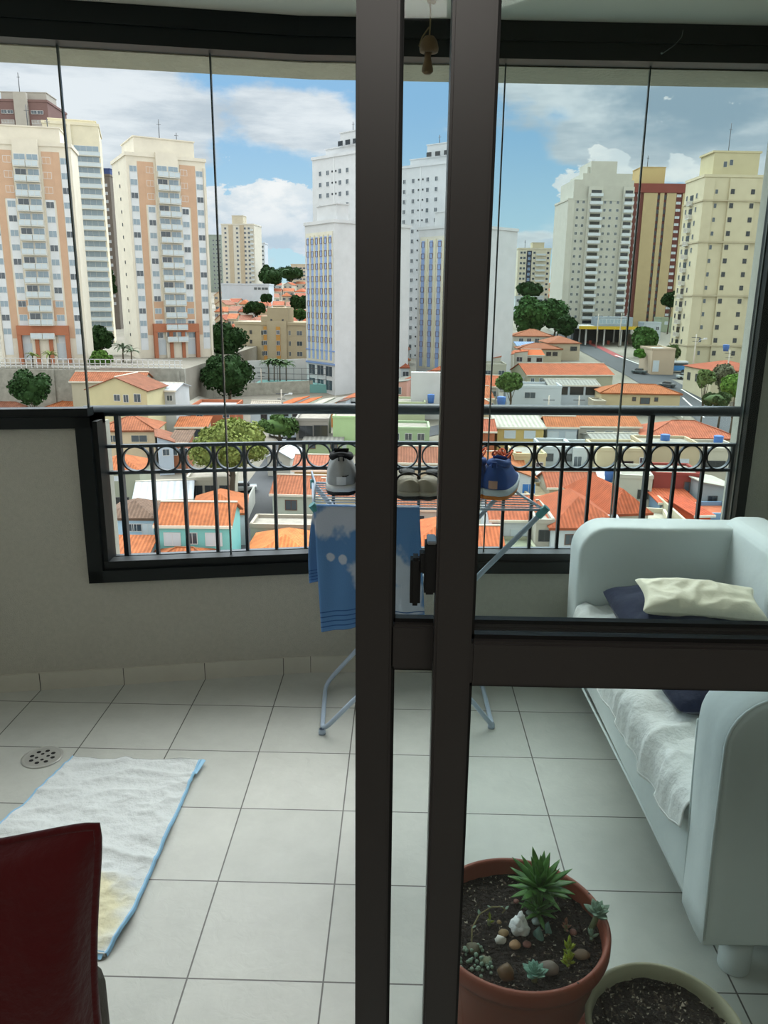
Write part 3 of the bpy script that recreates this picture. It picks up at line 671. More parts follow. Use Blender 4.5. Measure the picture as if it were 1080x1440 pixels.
# ------------------------------------------------------------------ shoes on the airer
def shoe(name, label, loc, rz, cols, sport=True, L_=0.26, W=0.094, Hh=0.112, group=None, pitch=0.0):
    root = thing(name, label, 'shoe', loc, rz, group); root.rotation_euler = (pitch, 0, rz)
    msole, mup, mcol, macc = cols[:4]
    def hw(t): return W/2*(0.74+0.26*math.sin(min(1, t*1.25)*PI*0.9+0.2))*(1 if t < 0.8 else math.sqrt(max(0.02, 1-((t-0.8)/0.2)**2))) * (math.sqrt(max(0.35, 1-((0.1-t)/0.1)**2)) if t < 0.1 else 1)
    def hh(t): return (Hh if t < 0.42 else Hh-(Hh-0.052)*min(1, (t-0.42)/0.38)**0.8)*(1 if t < 0.88 else math.sqrt(max(0.08, 1-((t-0.88)/0.13)**2)))
    # sole: two layers
    g = MB(); ns = 26
    def ring(t, z, k=1.05): return [(-hw(t)*k, (t-0.5)*L_*1.02, z), (hw(t)*k, (t-0.5)*L_*1.02, z)]
    def sole(z0, z1, k, mi):
        g = MB(); pts = [(-1, j/ns) for j in range(ns+1)]+[(1, 1-j/ns) for j in range(ns+1)]
        lo = [(s*hw(t)*k, (t-0.5)*L_*1.03, z0+(0.010*max(0, (t-0.7)/0.3)**2)) for s, t in pts]; hi = [(s*hw(t)*k*0.98, (t-0.5)*L_*1.03, z1+(0.012*max(0, (t-0.7)/0.3)**2)) for s, t in pts]
        i0 = len(g.v); n = len(pts); g.v += lo+hi
        for a in range(n):
            b_ = (a+1) % n; g.f.append((i0+a, i0+n+a, i0+n+b_, i0+b_)); g.m.append(0); g.smooth.append(True)
        for j in range(ns):
            g.f.append((i0+j, i0+j+1, i0+n-2-j, i0+n-1-j)); g.m.append(0); g.smooth.append(False)
            g.f.append((i0+n+n-1-j, i0+n+n-2-j, i0+n+j+1, i0+n+j)); g.m.append(0); g.smooth.append(False)
        return g
    sole(0, 0.012, 1.04, 0).build('outsole', macc, root)
    sole(0.012, 0.032 if sport else 0.024, 1.08, 0).build('midsole', msole, root)
    zb = 0.030 if sport else 0.022
    g = MB()
    def up_(u, v):
        if v == 0 or v == 1: return Vector((0, (v-0.5)*L_*1.015, zb+(hh(v)-zb)*0.04))
        t = v; a = PI*u; c, s_ = math.cos(a), math.sin(a); h = hh(t)-zb
        if sport and 0.06 < t < 0.46:                      # foot opening
            k = math.sin((t-0.06)/0.40*PI)**0.5; lim = 0.97-0.20*k
            s_ = min(s_, lim+0.0)
            if s_ >= lim: c *= 0.90
        return Vector((hw(t)*math.copysign(abs(c)**0.72, c)*(1-0.16*max(0, s_)**3*(t < .5)), (t-0.5)*L_, zb+h*max(0, s_)**0.85))
    g.grid(up_, 24, 30); g.build('upper', mup, root)
    if sport:
        g = MB(); ctr = []
        for k in range(20):
            t = 2*PI*k/20; yy = 0.24+0.165*math.sin(t); ctr.append((hw(yy)*0.60*math.cos(t), (yy-0.5)*L_, hh(yy)*0.93+0.010*abs(math.sin(t))**2*(math.sin(t) < 0)))
        g.tube(ctr, 0.0125, 8, closed=True); g.build('collar', mcol, root)
        g = MB(); g.grid(lambda u, v: Vector(((u-0.5)*0.05, (-0.13+0.28*v)*0.9*L_/0.26, Hh*0.80+0.0*v)) if v < .5 else Vector(((u-0.5)*0.05, -0.0+0.0*v, Hh*0.80+(v-.5)*0.06)), 4, 6); g.build('insole', mcol, root)
        g = MB(); g.grid(lambda u, v: Vector(((u-.5)*0.045, (-0.06+0.07*v)*L_/0.26, Hh*0.92+0.026*(1-v)-0.006*abs(u-.5))), 4, 6); o = g.build('tongue', mcol, root); md = o.modifiers.new('t', 'SOLIDIFY'); md.thickness = 0.006
        g = MB()
        for k in range(4):
            t = 0.46+0.07*k; z = hh(t)+0.010
            g.tube([(-0.022,(t-0.5)*L_,z-0.006),(0,(t-0.49)*L_,z+0.003),(0.022,(t-0.5)*L_,z-0.006)], 0.0036, 6)
        if len(cols) > 4: [g.tube([(sx_*0.012+0.02*math.cos(a), -0.02+0.03*math.sin(a), Hh+0.016+0.010*math.sin(2*a+sx_)) for a in [PI*k/8 for k in range(17)]], 0.0036, 6) for sx_ in (-1, 1)]
        g.build('laces', cols[4] if len(cols) > 4 else macc, root)
        # heel pull tab and heel patch
        g = MB(); g.tube([(-0.008,-L_*0.47,Hh*0.90),(-0.007,-L_*0.5,Hh*1.05),(0.007,-L_*0.5,Hh*1.05),(0.008,-L_*0.47,Hh*0.90)], 0.0025, 6); g.build('heel_tab', mcol, root)
        g = MB(); g.grid(lambda u, v: Vector((hw(0.02)*1.05*math.sin((u-.5)*1.3), (0.0-0.5)*L_*1.03-0.003+0.016*(1-math.cos((u-.5)*1.3)), 0.036+0.026*v)), 10, 4); g.build('heel_patch', cols[5] if len(cols) > 5 else msole, root)
    return root
mk = mat
G_mid, G_up, G_blk, G_out = mk('shoe_white_foam','d6d8d6',0.6), mk('shoe_grey_leather','a7aaa9',0.6,0.12,30), mk('shoe_black_mesh','0c0c0e',0.9), mk('shoe_black_rubber','17181b',0.6)
def logo(root):
    g = MB(); g.tube([(0.004,-0.1365,0.064),(0.009,-0.1362,0.060),(0.024,-0.1325,0.067)], [0.0022,0.003,0.0006], 6); g.build('tick_mark', G_blk, root)
s1 = shoe('running_shoe', 'grey and white running shoe with black collar, left end of the airer above the towel', (-0.197,2.605,ZT+0.005), R(4), (G_mid, G_up, G_blk, G_out), L_=0.27, W=0.098, Hh=0.125, group='grey running shoes on the airer', pitch=0); logo(s1)
s2 = shoe('running_shoe', 'grey running shoe mostly hidden behind the left door stile, beside its pair', (-0.092,2.60,ZT+0.005), R(-3), (G_mid, G_up, G_blk, G_out), L_=0.27, W=0.098, Hh=0.125, group='grey running shoes on the airer')
B_mid, B_up, B_acc, B_lace, B_mesh = mk('shoe_pale_foam','c4cdd3',0.6), mk('shoe_blue_mesh','1d4b96',0.7,0.15,40), mk('shoe_orange_rubber','c9741d',0.6), mk('shoe_orange_lace','e0602a',0.7), mk('shoe_blue_patch','b9907c',0.7)
shoe('running_shoe', 'blue running shoe with orange laces and orange sole at the right end of the airer', (0.343,2.570,ZT+0.005), R(-20), (B_mid, B_up, B_up, B_acc, B_lace, B_mesh), L_=0.265, W=0.094, Hh=0.115, group='blue and orange running shoes on the airer')
shoe('running_shoe', 'blue and orange running shoe half hidden behind the middle door stile', (0.255,2.600,ZT+0.005), R(-8), (B_mid, B_up, B_up, B_acc, B_lace, B_mesh), L_=0.265, W=0.094, Hh=0.115, group='blue and orange running shoes on the airer')
T_up, T_mid, T_dk = mk('clog_beige','9c9380',0.75,0.1,30), mk('clog_sole_beige','a9a08c',0.7), mk('clog_dark_edge','24221f',0.7)
for i, (x, rz, lab) in enumerate(((0.030, 5, 'beige sandal with dark strap, left one of the pair seen between the door stiles'), (0.103, -18, 'beige sandal with dark strap, right one of the pair seen between the door stiles'))):
    s = shoe('sandal', lab, (x-0.006 if i == 0 else x+0.010, 2.545, ZT+0.005), R(rz), (T_mid, T_up, T_dk, T_dk), sport=False, L_=0.24, W=0.085, Hh=0.062, group='beige sandals on the airer')
    g = MB(); g.tube([(0.038*math.cos(a), -0.055-0.02*math.sin(a), 0.05+0.028*math.sin(a)) for a in [PI*k/10 for k in range(11)]], 0.0035, 6); g.build('strap', T_dk, s)
    g = MB(); g.blob((0,0.0,0.066), 0.028, 2, 0.1, sq=(1,1.3,0.35)); g.build('footbed_opening', T_dk, s)

# ------------------------------------------------------------------ hanging wooden mushroom
mu = thing('hanging_ornament', 'small carved wooden mushroom hanging on a knotted twine', 'ornament', (0,0,0))
MX, MY = 0.041, 1.6
M_wood = mat('carved_wood', '7e6546', 0.6, 0.3, 60); M_twine = mat('twine', '8a7a58', 0.9)
g = MB(); g.lathe([(0.0,0.030),(0.009,0.028),(0.015,0.020),(0.0175,0.009),(0.0165,0.003),(0.010,0.001),(0.006,0.003)], 24, c=(MX,MY,1.932)); g.build('cap', M_wood, mu)
g = MB(); g.lathe([(0.0055,0.036),(0.006,0.026),(0.010,0.010),(0.0105,0.004),(0.006,0.0),(0,0)], 20, c=(MX-0.002,MY,1.899)); g.build('stem', M_wood, mu)
g = MB(); g.tube([(MX+0.0015*math.sin(k*0.9), MY, 1.958+(2.405-1.958)*k/24) for k in range(25)], 0.0016, 6); g.tube([(MX-0.001,MY,1.975),(MX-0.013,MY-0.004,1.958),(MX-0.018,MY,1.945),(MX-0.012,MY-0.012,1.94)], 0.0013, 6); g.build('twine', M_twine, mu)
g = MB(); g.blob((MX+0.003,MY,2.020), 0.0085, 2, 0.3, 3, seed=4); g.build('bead', M_twine, mu)

# ------------------------------------------------------------------ flower pots
M_terra = mat('terracotta_plastic', '8e4b38', 0.55, 0.1, 12, spec=0.35)
M_soil = mat('dark_soil', '2e211b', 0.95, 0.55, 45, bump=1.0, bscale=120)
M_soil2 = mat('soil_crumbs', '5d4d42', 0.95, 0.5, 60)
M_stand = mat('olive_stand', '7d7a66', 0.7, 0.15, 10)
P1 = Vector((0.252, 1.322, 0.0)); ZR = 0.300
st = thing('plant_stand', 'low square olive-grey plinth under the terracotta pot', 'plant stand', (P1.x, P1.y, 0))
bmobj('top', rbox_bm(0.34,0.34,0.03,0.008,2), M_stand, st, (0.0,-0.03,0.045), smooth=False)
for sx in (-1, 1):
    for sy2 in (-1, 1): g = MB(); g.box(sx*0.14-0.02, sx*0.14+0.02, sy2*0.14-0.05, sy2*0.14-0.01, 0, 0.032); g.build('foot', M_stand, st)
pot = thing('flower_pot', 'round terracotta bowl pot planted with succulents and pebbles', 'flower pot', (P1.x, P1.y, 0))
g = MB(); g.lathe([(0.0,0.075),(0.120,0.075),(0.126,0.080),(0.150,0.160),(0.166,0.255),(0.170,0.262),(0.179,0.266),(0.182,0.275),(0.182,0.296),(0.179,0.301),(0.172,0.301),(0.169,0.296),(0.164,0.24),(0.150,0.20),(0.0,0.20)], 72); g.build('pot_body', M_terra, pot)
g = MB(); g.lathe([(0.0,0.0605),(0.125,0.0605),(0.150,0.064),(0.157,0.092),(0.153,0.094),(0.145,0.072),(0.0,0.070)], 64); g.build('saucer', M_terra, pot)
for a in (25, 140, 218, 300): g = MB(); g.lathe([(0.0022,0.0008),(0.0,0.001)], 8, c=(0.1755*math.cos(R(a)), 0.1755*math.sin(R(a)), 0.3006)); g.build('rim_hole', M_gasket, pot)
def soil(parent, r, z, seed, n=900, cs=0.006):
    g = MB(); i0 = len(g.v); nr_, na = 36, 96
    for i in range(nr_+1):
        rr = r*i/nr_
        for a in range(na):
            t = 2*PI*a/na; x_, y_ = rr*math.cos(t), rr*math.sin(t)
            g.v.append((x_, y_, z+0.006*noise.noise(Vector((x_*20+seed, y_*20, 0)))+0.004*noise.noise(Vector((x_*90, y_*90, seed)))))
    for i in range(nr_):
        for a in range(na):
            b_ = (a+1) % na; g.f.append((i*na+a, i*na+b_, (i+1)*na+b_, (i+1)*na+a)); g.m.append(0); g.smooth.append(True)
    s = g.build('soil', M_soil, parent)
    g = MB(); rnd = random.Random(seed)
    for k in range(n):
        t, q = rnd.random()*2*PI, math.sqrt(rnd.random())*r*0.98; c = (q*math.cos(t), q*math.sin(t), z+0.003); rr = cs*(0.25+0.75*rnd.random()**2)
        bmv = [(c[0]+rr*(rnd.random()-.5)*2, c[1]+rr*(rnd.random()-.5)*2, c[2]+rr*(rnd.random()-.3)) for _ in range(4)]
        i = len(g.v); g.v += bmv
        for f in ((0,1,2),(0,2,3),(0,3,1),(1,3,2)): g.f.append(tuple(i+j for j in f)); g.m.append(0 if rnd.random() < .75 else 1); g.smooth.append(False)
    c = g.build('crumbs', [M_soil2, mat('soil_pale_crumbs','9a8f80',0.9)], s); c['kind'] = 'stuff'
    return s
ZS = 0.268
soil(pot, 0.167, ZS, 3)
def leafmesh(g, base, az, tilt, L_, W, T=0.3, curl=0.3, mi=0, n=6, tip=0.15):
    """one fleshy leaf: azimuth az, tilt above horizontal, curling up"""
    d = Vector((math.cos(az), math.sin(az), 0)); s = Vector((-math.sin(az), math.cos(az), 0)); i0 = len(g.v); p = Vector(base); a = tilt
    for k in range(n+1):
        t = k/n; w = W*(math.sin(min(1, t*0.85+0.16)*PI)**0.8 if t < 1 else tip*0.4)/2; n_ = d*(-math.sin(a))+Vector((0,0,1))*math.cos(a)
        for q in range(6):
            th = 2*PI*q/6; g.v.append(tuple(p + s*math.cos(th)*w + n_*(math.sin(th)*w*T + (abs(math.cos(th))**2)*w*0.35)))
        p = p + (d*math.cos(a)+Vector((0,0,math.sin(a))))*L_/n; a += curl/n
    for k in range(n):
        for q in range(6):
            q2 = (q+1) % 6; g.f.append((i0+k*6+q, i0+k*6+q2, i0+(k+1)*6+q2, i0+(k+1)*6+q)); g.m.append(mi); g.smooth.append(True)
    g.f.append(tuple(i0+n*6+q for q in range(6))); g.m.append(mi); g.smooth.append(True)
def rosette(name, label, px, py, z, R_, n, m, kind='eche', h=0.0, seed=1, lean=(0,0), cat='succulent', stem=True):
    c = onz(px, py, z+h); base = Vector((c.x, c.y, ZS)); rnd = random.Random(seed)
    root = thing(name, label, cat, base); top = Vector((lean[0], lean[1], h))
    if stem: g = MB(); g.tube([(-lean[0]*0.3,-lean[1]*0.3,-0.004), top*0.6, top+Vector((0,0,0.004))], 0.006 if kind != 'jelly' else 0.004, 8); g.build('stem', mat('succulent_stem','6d7350',0.8), root)
    for k in range(n):
        t = k/n; az = k*2.39996+seed; g = MB()
        if kind == 'eche': tilt = R(10+70*(1-t)**1.2); L2 = R_*(0.35+0.65*t); W = L2*0.62; leafmesh(g, top+Vector((0,0,0.012*(1-t))), az, tilt, L2, W, 0.35, 0.5)
        elif kind == 'spike': tilt = R(-8+80*(1-t)**1.3+12*rnd.random()); L2 = R_*(0.6+0.4*math.sin(t*PI)+0.25*rnd.random()); leafmesh(g, top+Vector((0,0,0.02*(1-t))), az, tilt, L2, L2*0.24, 0.35, -0.5*t+0.3*rnd.random())
        elif kind == 'jelly': tilt = R(5+75*(1-t)); L2 = R_*(0.5+0.5*rnd.random()); leafmesh(g, top*(1-t*0.9)+Vector((0,0,0.01*(1-t))), az, tilt, L2, L2*0.38, 0.8, 0.4)
        g.build('leaf', m, root)
    return root
M_lg = mat('leaf_fresh_green', '5d8f3c', 0.5, 0.35, 40, col2='2f5a28'); M_lb = mat('leaf_blue_green', '739d8c', 0.55, 0.2, 40)
M_lgr = mat('leaf_grey_green', '86a08c', 0.6, 0.3, 40); M_ly = mat('leaf_lime', 'a5a832', 0.5, 0.3, 40, col2='6f8a2c'); M_lp = mat('leaf_pink_brown', 'a5705c', 0.55, 0.4, 60)
rosette('spiky_succulent', 'bushy bright green succulent with long pointed leaves at the back of the terracotta pot', 759, 1256, ZS, 0.072, 40, M_lg, 'spike', 0.022, 3)
rosette('spiky_succulent', 'dark green succulent offshoot spreading below the bright green one', 757, 1288, ZS, 0.045, 20, mat('leaf_dark_green','47702f',0.5,0.3,40), 'spike', 0.006, 8)
rosette('trailing_succulent', 'grey-green rosette succulent leaning over the right rim of the terracotta pot', 833, 1286, ZS, 0.034, 22, M_lgr, 'eche', 0.040, 5, (0.010, 0.0))
rosette('echeveria', 'mint green echeveria rosette at the front of the terracotta pot', 752, 1372, ZS, 0.030, 30, M_lb, 'eche', 0.012, 2)
rosette('jelly_bean_plant', 'yellow-green fleshy succulent at the front right of the terracotta pot', 800, 1352, ZS, 0.022, 18, M_ly, 'jelly', 0.010, 6)
rosette('jelly_bean_plant', 'taller lime tuft directly behind the yellow-green fleshy succulent', 800, 1332, ZS, 0.024, 16, M_ly, 'jelly', 0.022, 12)
rosette('jelly_bean_plant', 'small pinkish brown succulent in the middle right of the terracotta pot', 796, 1302, ZS, 0.016, 16, M_lp, 'jelly', 0.012, 9)
rosette('small_succulent', 'little dark grey-green succulent by the right rim under the trailing rosette', 832, 1318, ZS, 0.020, 10, M_lgr, 'jelly', 0.004, 4)
rosette('small_succulent', 'tiny yellow-green sprout in the soil left of the white crystal', 688, 1296, ZS, 0.014, 6, M_ly, 'jelly', 0.008, 15)
# bead succulent: bunch of round leaves
c = onz(668, 1360, ZS); bs = thing('bead_succulent', 'cluster of small round grey-green bead leaves at the left of the terracotta pot', 'succulent', (c.x, c.y, ZS)); rnd = random.Random(5)
for k in range(46):
    a, q = rnd.random()*2*PI, rnd.random()**0.6*0.036; g = MB(); g.blob((q*math.cos(a)*0.9, q*math.sin(a)*1.3, 0.004+rnd.random()*0.008), 0.0028+rnd.random()*0.002, 1, 0); g.build('leaf', M_lgr, bs)
vi = thing('dry_vine', 'thin curling dry tendril arching over the soil in the left of the pot', 'vine', (0,0,0))
g = MB(); pts = [onz(663,1330,ZS+0.004), onz(664,1305,ZS+0.02), onz(674,1286,ZS+0.03), onz(690,1276,ZS+0.03), onz(704,1275,ZS+0.02), onz(711,1279,ZS+0.012), onz(706,1284,ZS+0.006)]; g.tube(pts, 0.0016, 6); g.build('tendril', mat('dry_stem','837a55',0.8), vi)
for k, p in enumerate(pts[1:6]): g = MB(); leafmesh(g, p, k*1.7, 0.5, 0.010, 0.006); g.build('leaf', M_lgr, vi)
# stones
def stone(px, py, r, m, label, seed, sq=(1,1,0.6), cat='pebble', name='pebble', amp=0.12, sub=2, dz=0.0):
    c = onz(px, py, ZS+r*0.4); g = MB(); g.blob((0,0,0), r, sub, amp, 1.6, seed=seed, sq=sq); o = g.build(name, m); o.location = (c.x, c.y, ZS+r*0.45*sq[2]/0.6+dz); tag(o, label, cat); return o
def crystal(px, py, h, r, m, label, seed, name='crystal'):
    c = onz(px, py, ZS+h*0.4); rnd = random.Random(seed); bm = bmesh.new()
    for k in range(34):
        z = rnd.random(); q = r*(1-z)**0.6*(0.75+0.25*rnd.random()) if z > .25 else r*(0.8+0.2*rnd.random()); a = rnd.random()*2*PI; bm.verts.new((q*math.cos(a), q*math.sin(a), z*h))
    bm.verts.new((0.001,0,h*1.15)); bmesh.ops.convex_hull(bm, input=bm.verts)
    for v in [v for v in bm.verts if not v.link_faces]: bm.verts.remove(v)
    o = bmobj(name, bm, m, None, (c.x, c.y, ZS-0.003), smooth=False); tag(o, label, 'crystal'); return o
M_quartz = mat('milky_quartz', 'f6f8f8', 0.4, 0.08, 60, bump=0.4, bscale=150, spec=0.6); M_green_q = mat('green_fluorite', '6f9088', 0.25, 0.3, 50, spec=0.7)
c = onz(731, 1300, ZS+0.02); g = MB(); g.blob((0,0,0.016), 0.0185, 3, 0.22, 2.4, seed=3, sq=(1,0.9,1.05)); g.blob((0.002,0,0.037), 0.0095, 2, 0.25, 2.4, seed=5, sq=(0.8,0.8,1.3)); g.blob((-0.004,-0.003,0.028), 0.011, 2, 0.25, 3, seed=6)
o = g.build('quartz', M_quartz); o.location = (c.x, c.y, ZS); tag(o, 'upright lumpy milky white quartz in the middle of the terracotta pot', 'crystal')
crystal(757, 1312, 0.026, 0.016, M_green_q, 'pale green rough crystal right of the white quartz', 6); crystal(770, 1303, 0.022, 0.012, M_green_q, 'smaller pale green crystal touching the rough green one', 9)
stone(745, 1284, 0.0085, mat('dull_green_stone','7b877c',0.6,0.2,60), 'dull green pebble behind the white quartz crystal', 4); stone(754, 1296, 0.0095, mat('grey_glass_stone','8b958f',0.3,0.2,60), 'round greyish glass pebble between white quartz and green crystal', 5)
stone(708, 1312, 0.0105, mat('tan_stone','a08560',0.6,0.2,60), 'tan pebble behind the small white stone', 7, (1.1,0.8,0.6)); stone(704, 1323, 0.0105, mat('white_stone','dcd8d0',0.7,0.1,60), 'small rough white stone left of the tan pebbles', 8, (1.1,0.8,0.8), amp=0.3)
stone(724, 1329, 0.0115, mat('orange_stone','b08a66',0.6,0.2,60), 'round pale orange pebble in front of the quartz', 10, (1,1,0.6)); stone(741, 1328, 0.0085, mat('rose_stone','8a5a50',0.6,0.3,60), 'rose brown pebble right of the pale orange pebble', 11)
stone(711, 1370, 0.0165, mat('amber_stone','6f5335',0.5,0.3,60), 'blocky amber brown stone at the front left of the pot', 12, (1,0.9,0.9), amp=0.2); stone(772, 1362, 0.0175, mat('grey_brown_stone','766a60',0.6,0.3,60), 'grey-brown rounded stone beside the mint echeveria', 13, (1.1,0.9,0.6))
stone(666, 1334, 0.0145, mat('olive_stone','615a45',0.6,0.3,60), 'olive grey stone among the bead succulents', 14); stone(683, 1352, 0.011, mat('moss_stone','7d8468',0.7,0.3,80), 'knobbly moss-green stone right of the bead succulents', 15, amp=0.3)
stone(726, 1268, 0.0065, mat('rose_stone','8a5a50',0.6), 'small rose pebble left of the green succulent', 16); stone(746, 1251, 0.010, mat('straw_leaf','b09c78',0.7), 'straw-coloured chip leaning in the green succulent', 17, (1,0.4,1)); stone(818, 1341, 0.0145, mat('brown_flat_stone','6e5a48',0.7), 'flat brown stone right of the lime succulent', 18, (1.2,0.9,0.35)); stone(806, 1311, 0.008, mat('rose_stone','8a5a50',0.6), 'small reddish pebble by the pinkish succulent', 19); stone(702, 1297, 0.005, mat('tan_stone','a08560',0.6), 'tiny tan pebble near the tendril', 20)

P2 = Vector((0.512, 1.178, 0))
pot2 = thing('flower_pot', 'round beige plastic pot filled with bare dark soil', 'flower pot', (P2.x, P2.y, 0))
M_bpot = mat('beige_plastic', 'a9a68c', 0.55, 0.12, 12)
g = MB(); g.lathe([(0.0,0.0),(0.105,0.0),(0.112,0.006),(0.132,0.170),(0.138,0.176),(0.145,0.180),(0.147,0.198),(0.143,0.204),(0.136,0.202),(0.133,0.18),(0.128,0.12),(0,0.12)], 72); g.build('pot_body', M_bpot, pot2)
soil(pot2, 0.134, 0.172, 11, 1100, 0.007)

# ================================================================== THE CITY OUTSIDE
TP = [(0,-28.5),(100,-28.5),(150,-25),(200,-21),(230,-18.4),(300,-13.7),(400,-6),(500,0),(700,11),(1000,20),(1700,24)]
def T(y):
    for (a, za), (b_, zb) in zip(TP, TP[1:]):
        if y <= b_: return za+(zb-za)*(y-a)/(b_-a)
    return TP[-1][1]
PLAT = -12.9
def solve_Y(px, py, h):
    d = ray(px, py); s = d.z/d.y; lo, hi = 30.0, 1650.0
    for _ in range(60):
        m_ = (lo+hi)/2
        if 1.5+s*m_ > T(m_)+h: lo = m_
        else: hi = m_
    return lo
def gnd(px, py, h=0.0):
    Y = solve_Y(px, py, h); p = at(px, py, Y); return Vector((p.x, p.y, T(Y)+h))
def along(P, u, px):                     # distance from P along the plan direction u to where the photo column px is met
    k = (px-540)/F_PX; n = rt-fw*k; return -((P-EYE).dot(n))/(Vector((u[0], u[1], 0)).dot(n))
def ext(hexc, k=1.0):                      # facade paints outdoors
    return plaster(hexc)
g = MB(); ysT = [25, 60, 100, 125, 150, 175, 200, 230, 265, 300, 350, 400, 450, 500, 600, 700, 850, 1000, 1300, 1650]
g.grid(lambda u, v: Vector(((u*2-1)*1100, ysT[round(v*(len(ysT)-1))], T(ysT[round(v*(len(ysT)-1))]))), 40, len(ysT)-1, smooth=False)
M_ground = mat('city_ground', '8a867e', 0.95, 0.3, 0.06, spec=0.1, col2='6e6c60'); struct(g.build('ground', M_ground))
g = MB(); g.box(-150, -45, 163.5, 270, -30, PLAT); struct(g.build('terrace_ground', M_ground))
M_asph = mat('asphalt', '4e5154', 0.9, 0.12, 0.4, spec=0.2); M_mark = mat('road_paint', 'd9dad6', 0.8); M_red = mat('red_lane', '8a3f40', 0.9, 0.1, 0.5)
def ribbon(name, pts, w, m, dz=0.06):
    g = MB(); P = [gnd(*p) for p in pts]
    # resample so the strip follows the slope of the ground
    Q = []
    for a, b_ in zip(P, P[1:]):
        n = max(1, int((b_-a).length/8))
        Q += [a.lerp(b_, k/n) for k in range(n)]
    Q.append(P[-1]); L_ = []
    for k, p in enumerate(Q):
        d = (Q[min(k+1, len(Q)-1)]-Q[max(k-1, 0)]); d.z = 0; d.normalize(); s = Vector((-d.y, d.x, 0))
        L_.append([Vector((q.x, q.y, T(q.y)+dz)) for q in (p+s*w/2, p-s*w/2)])
    for a, b_ in zip(L_, L_[1:]): g.quad([a[1], b_[1], b_[0], a[0]])
    return struct(g.build(name, m))
ribbon('road', [(1075,640),(1010,588),(950,552),(905,527),(860,505),(815,482),(770,470)], 11, M_asph, 0.10)
ribbon('road', [(905,527),(975,532),(1050,534)], 8, M_asph, 0.09)
ribbon('road', [(340,800),(352,735),(366,700),(392,660),(418,618),(440,600)], 7, M_asph, 0.10)
ribbon('road', [(540,620),(640,600),(700,588)], 6, M_asph, 0.10)
ribbon('road_marking', [(1010,580),(958,548)], 0.5, M_mark, 0.16); ribbon('road_marking', [(905,515),(865,500)], 0.5, M_mark, 0.16); ribbon('road_marking', [(960,560),(990,588)], 0.4, M_mark, 0.16)
ribbon('bus_lane', [(872,503),(846,490),(825,481)], 2.6, M_red, 0.15)

M_glassd = mat('window_dark_glass', '3a4650', 0.12, spec=0.8); M_glassl = mat('window_pale_glass', '7f929e', 0.15, spec=0.8); M_glassk = mat('window_black_glass', '22272b', 0.15, spec=0.6)
M_wf = mat('white_window_frame', 'c9ccce', 0.5); M_shut = mat('white_shutter', 'bcc6cd', 0.6); M_railg = mat('balcony_glass', 'b4c0c6', 0.2, spec=0.7); M_slab = mat('balcony_slab_paint', 'c8c8c0', 0.8)
M_dkf = mat('dark_window_frame', '43464a', 0.5)
WST = {'l': (M_wf, M_glassl), 'd': (M_wf, M_glassd), 'k': (M_dkf, M_glassk), 's': (M_wf, M_shut), 'b': (M_wf, mat('blue_glass', '5f80a6', 0.2, spec=0.7)), 'B': (M_wf, mat('blue_door_paint', '2f6fb5', 0.5)),
       'x': (mat('bare_sill','6f706b',0.8), M_glassk), 'w': (mat('cream_frame','c4bda6',0.7), M_glassd), 'o': (mat('wood_frame','6b4a38',0.7), M_glassd)}
def xf(side, W, D):                           # local (s, out, h) -> building space, for front / right / left faces
    if side == 0: return lambda s, o, h: (s, -o, h)
    if side == 1: return lambda s, o, h: (W+o, s, h)
    return lambda s, o, h: (-o, D-s, h)
def sbox(mb, f, s0, s1, o0, o1, h0, h1, mi=0):
    P = [f(s, o, h) for h in (h0, h1) for (s, o) in ((s0, o1), (s1, o1), (s1, o0), (s0, o0))]
    i = len(mb.v); mb.v += P
    for q in ((3,2,1,0),(4,5,6,7),(0,1,5,4),(1,2,6,5),(2,3,7,6),(3,0,4,7)): mb.f.append(tuple(i+k for k in q)); mb.m.append(mi); mb.smooth.append(False)
def winmb(mb, f, s, h, w, hh, mull=1, th=0.10, fr=0.07):
    sbox(mb, f, s-w/2, s+w/2, -0.05, th*0.7, h, h+hh, 1)
    for a, b_, c, d in ((s-w/2-fr, s-w/2, h-fr, h+hh+fr), (s+w/2, s+w/2+fr, h-fr, h+hh+fr), (s-w/2, s+w/2, h-fr, h), (s-w/2, s+w/2, h+hh, h+hh+fr)): sbox(mb, f, a, b_, -0.05, th, c, d, 0)
    for k in range(1, mull+1): x = s-w/2+w*k/(mull+1); sbox(mb, f, x-fr*0.35, x+fr*0.35, 0, th*0.95, h, h+hh, 0)
WCACHE = {}
def put(root, f, side, W, D, items, name, style, mull=1, fn=None, limit=100, th=0.10):
    """items: (s, h, w, hh). The first `limit` are parts of their own, the rest one part."""
    fm = xf(0, 0, 0); rot = {0: 0, 1: PI/2, 2: -PI/2}[side]; n = 0; rest = MB()
    for it in items:
        s, h, w, hh = it[:4]
        if root.get('_n_'+name, 0) < limit:
            key = (style, round(w, 2), round(hh, 2), mull, name, th)
            if key not in WCACHE:
                mb = MB(); (fn or winmb)(mb, fm, 0, 0, w, hh, mull, th); WCACHE[key] = mb.mesh(name, list(WST[style]))
            link(name, WCACHE[key], root, f(s, 0, h), rot); root['_n_'+name] = root.get('_n_'+name, 0)+1
        else: (fn or winmb)(rest, f, s, h, w, hh, mull, th)
    if rest.f: o = rest.build(name, list(WST[style]), root); o['kind'] = 'stuff'
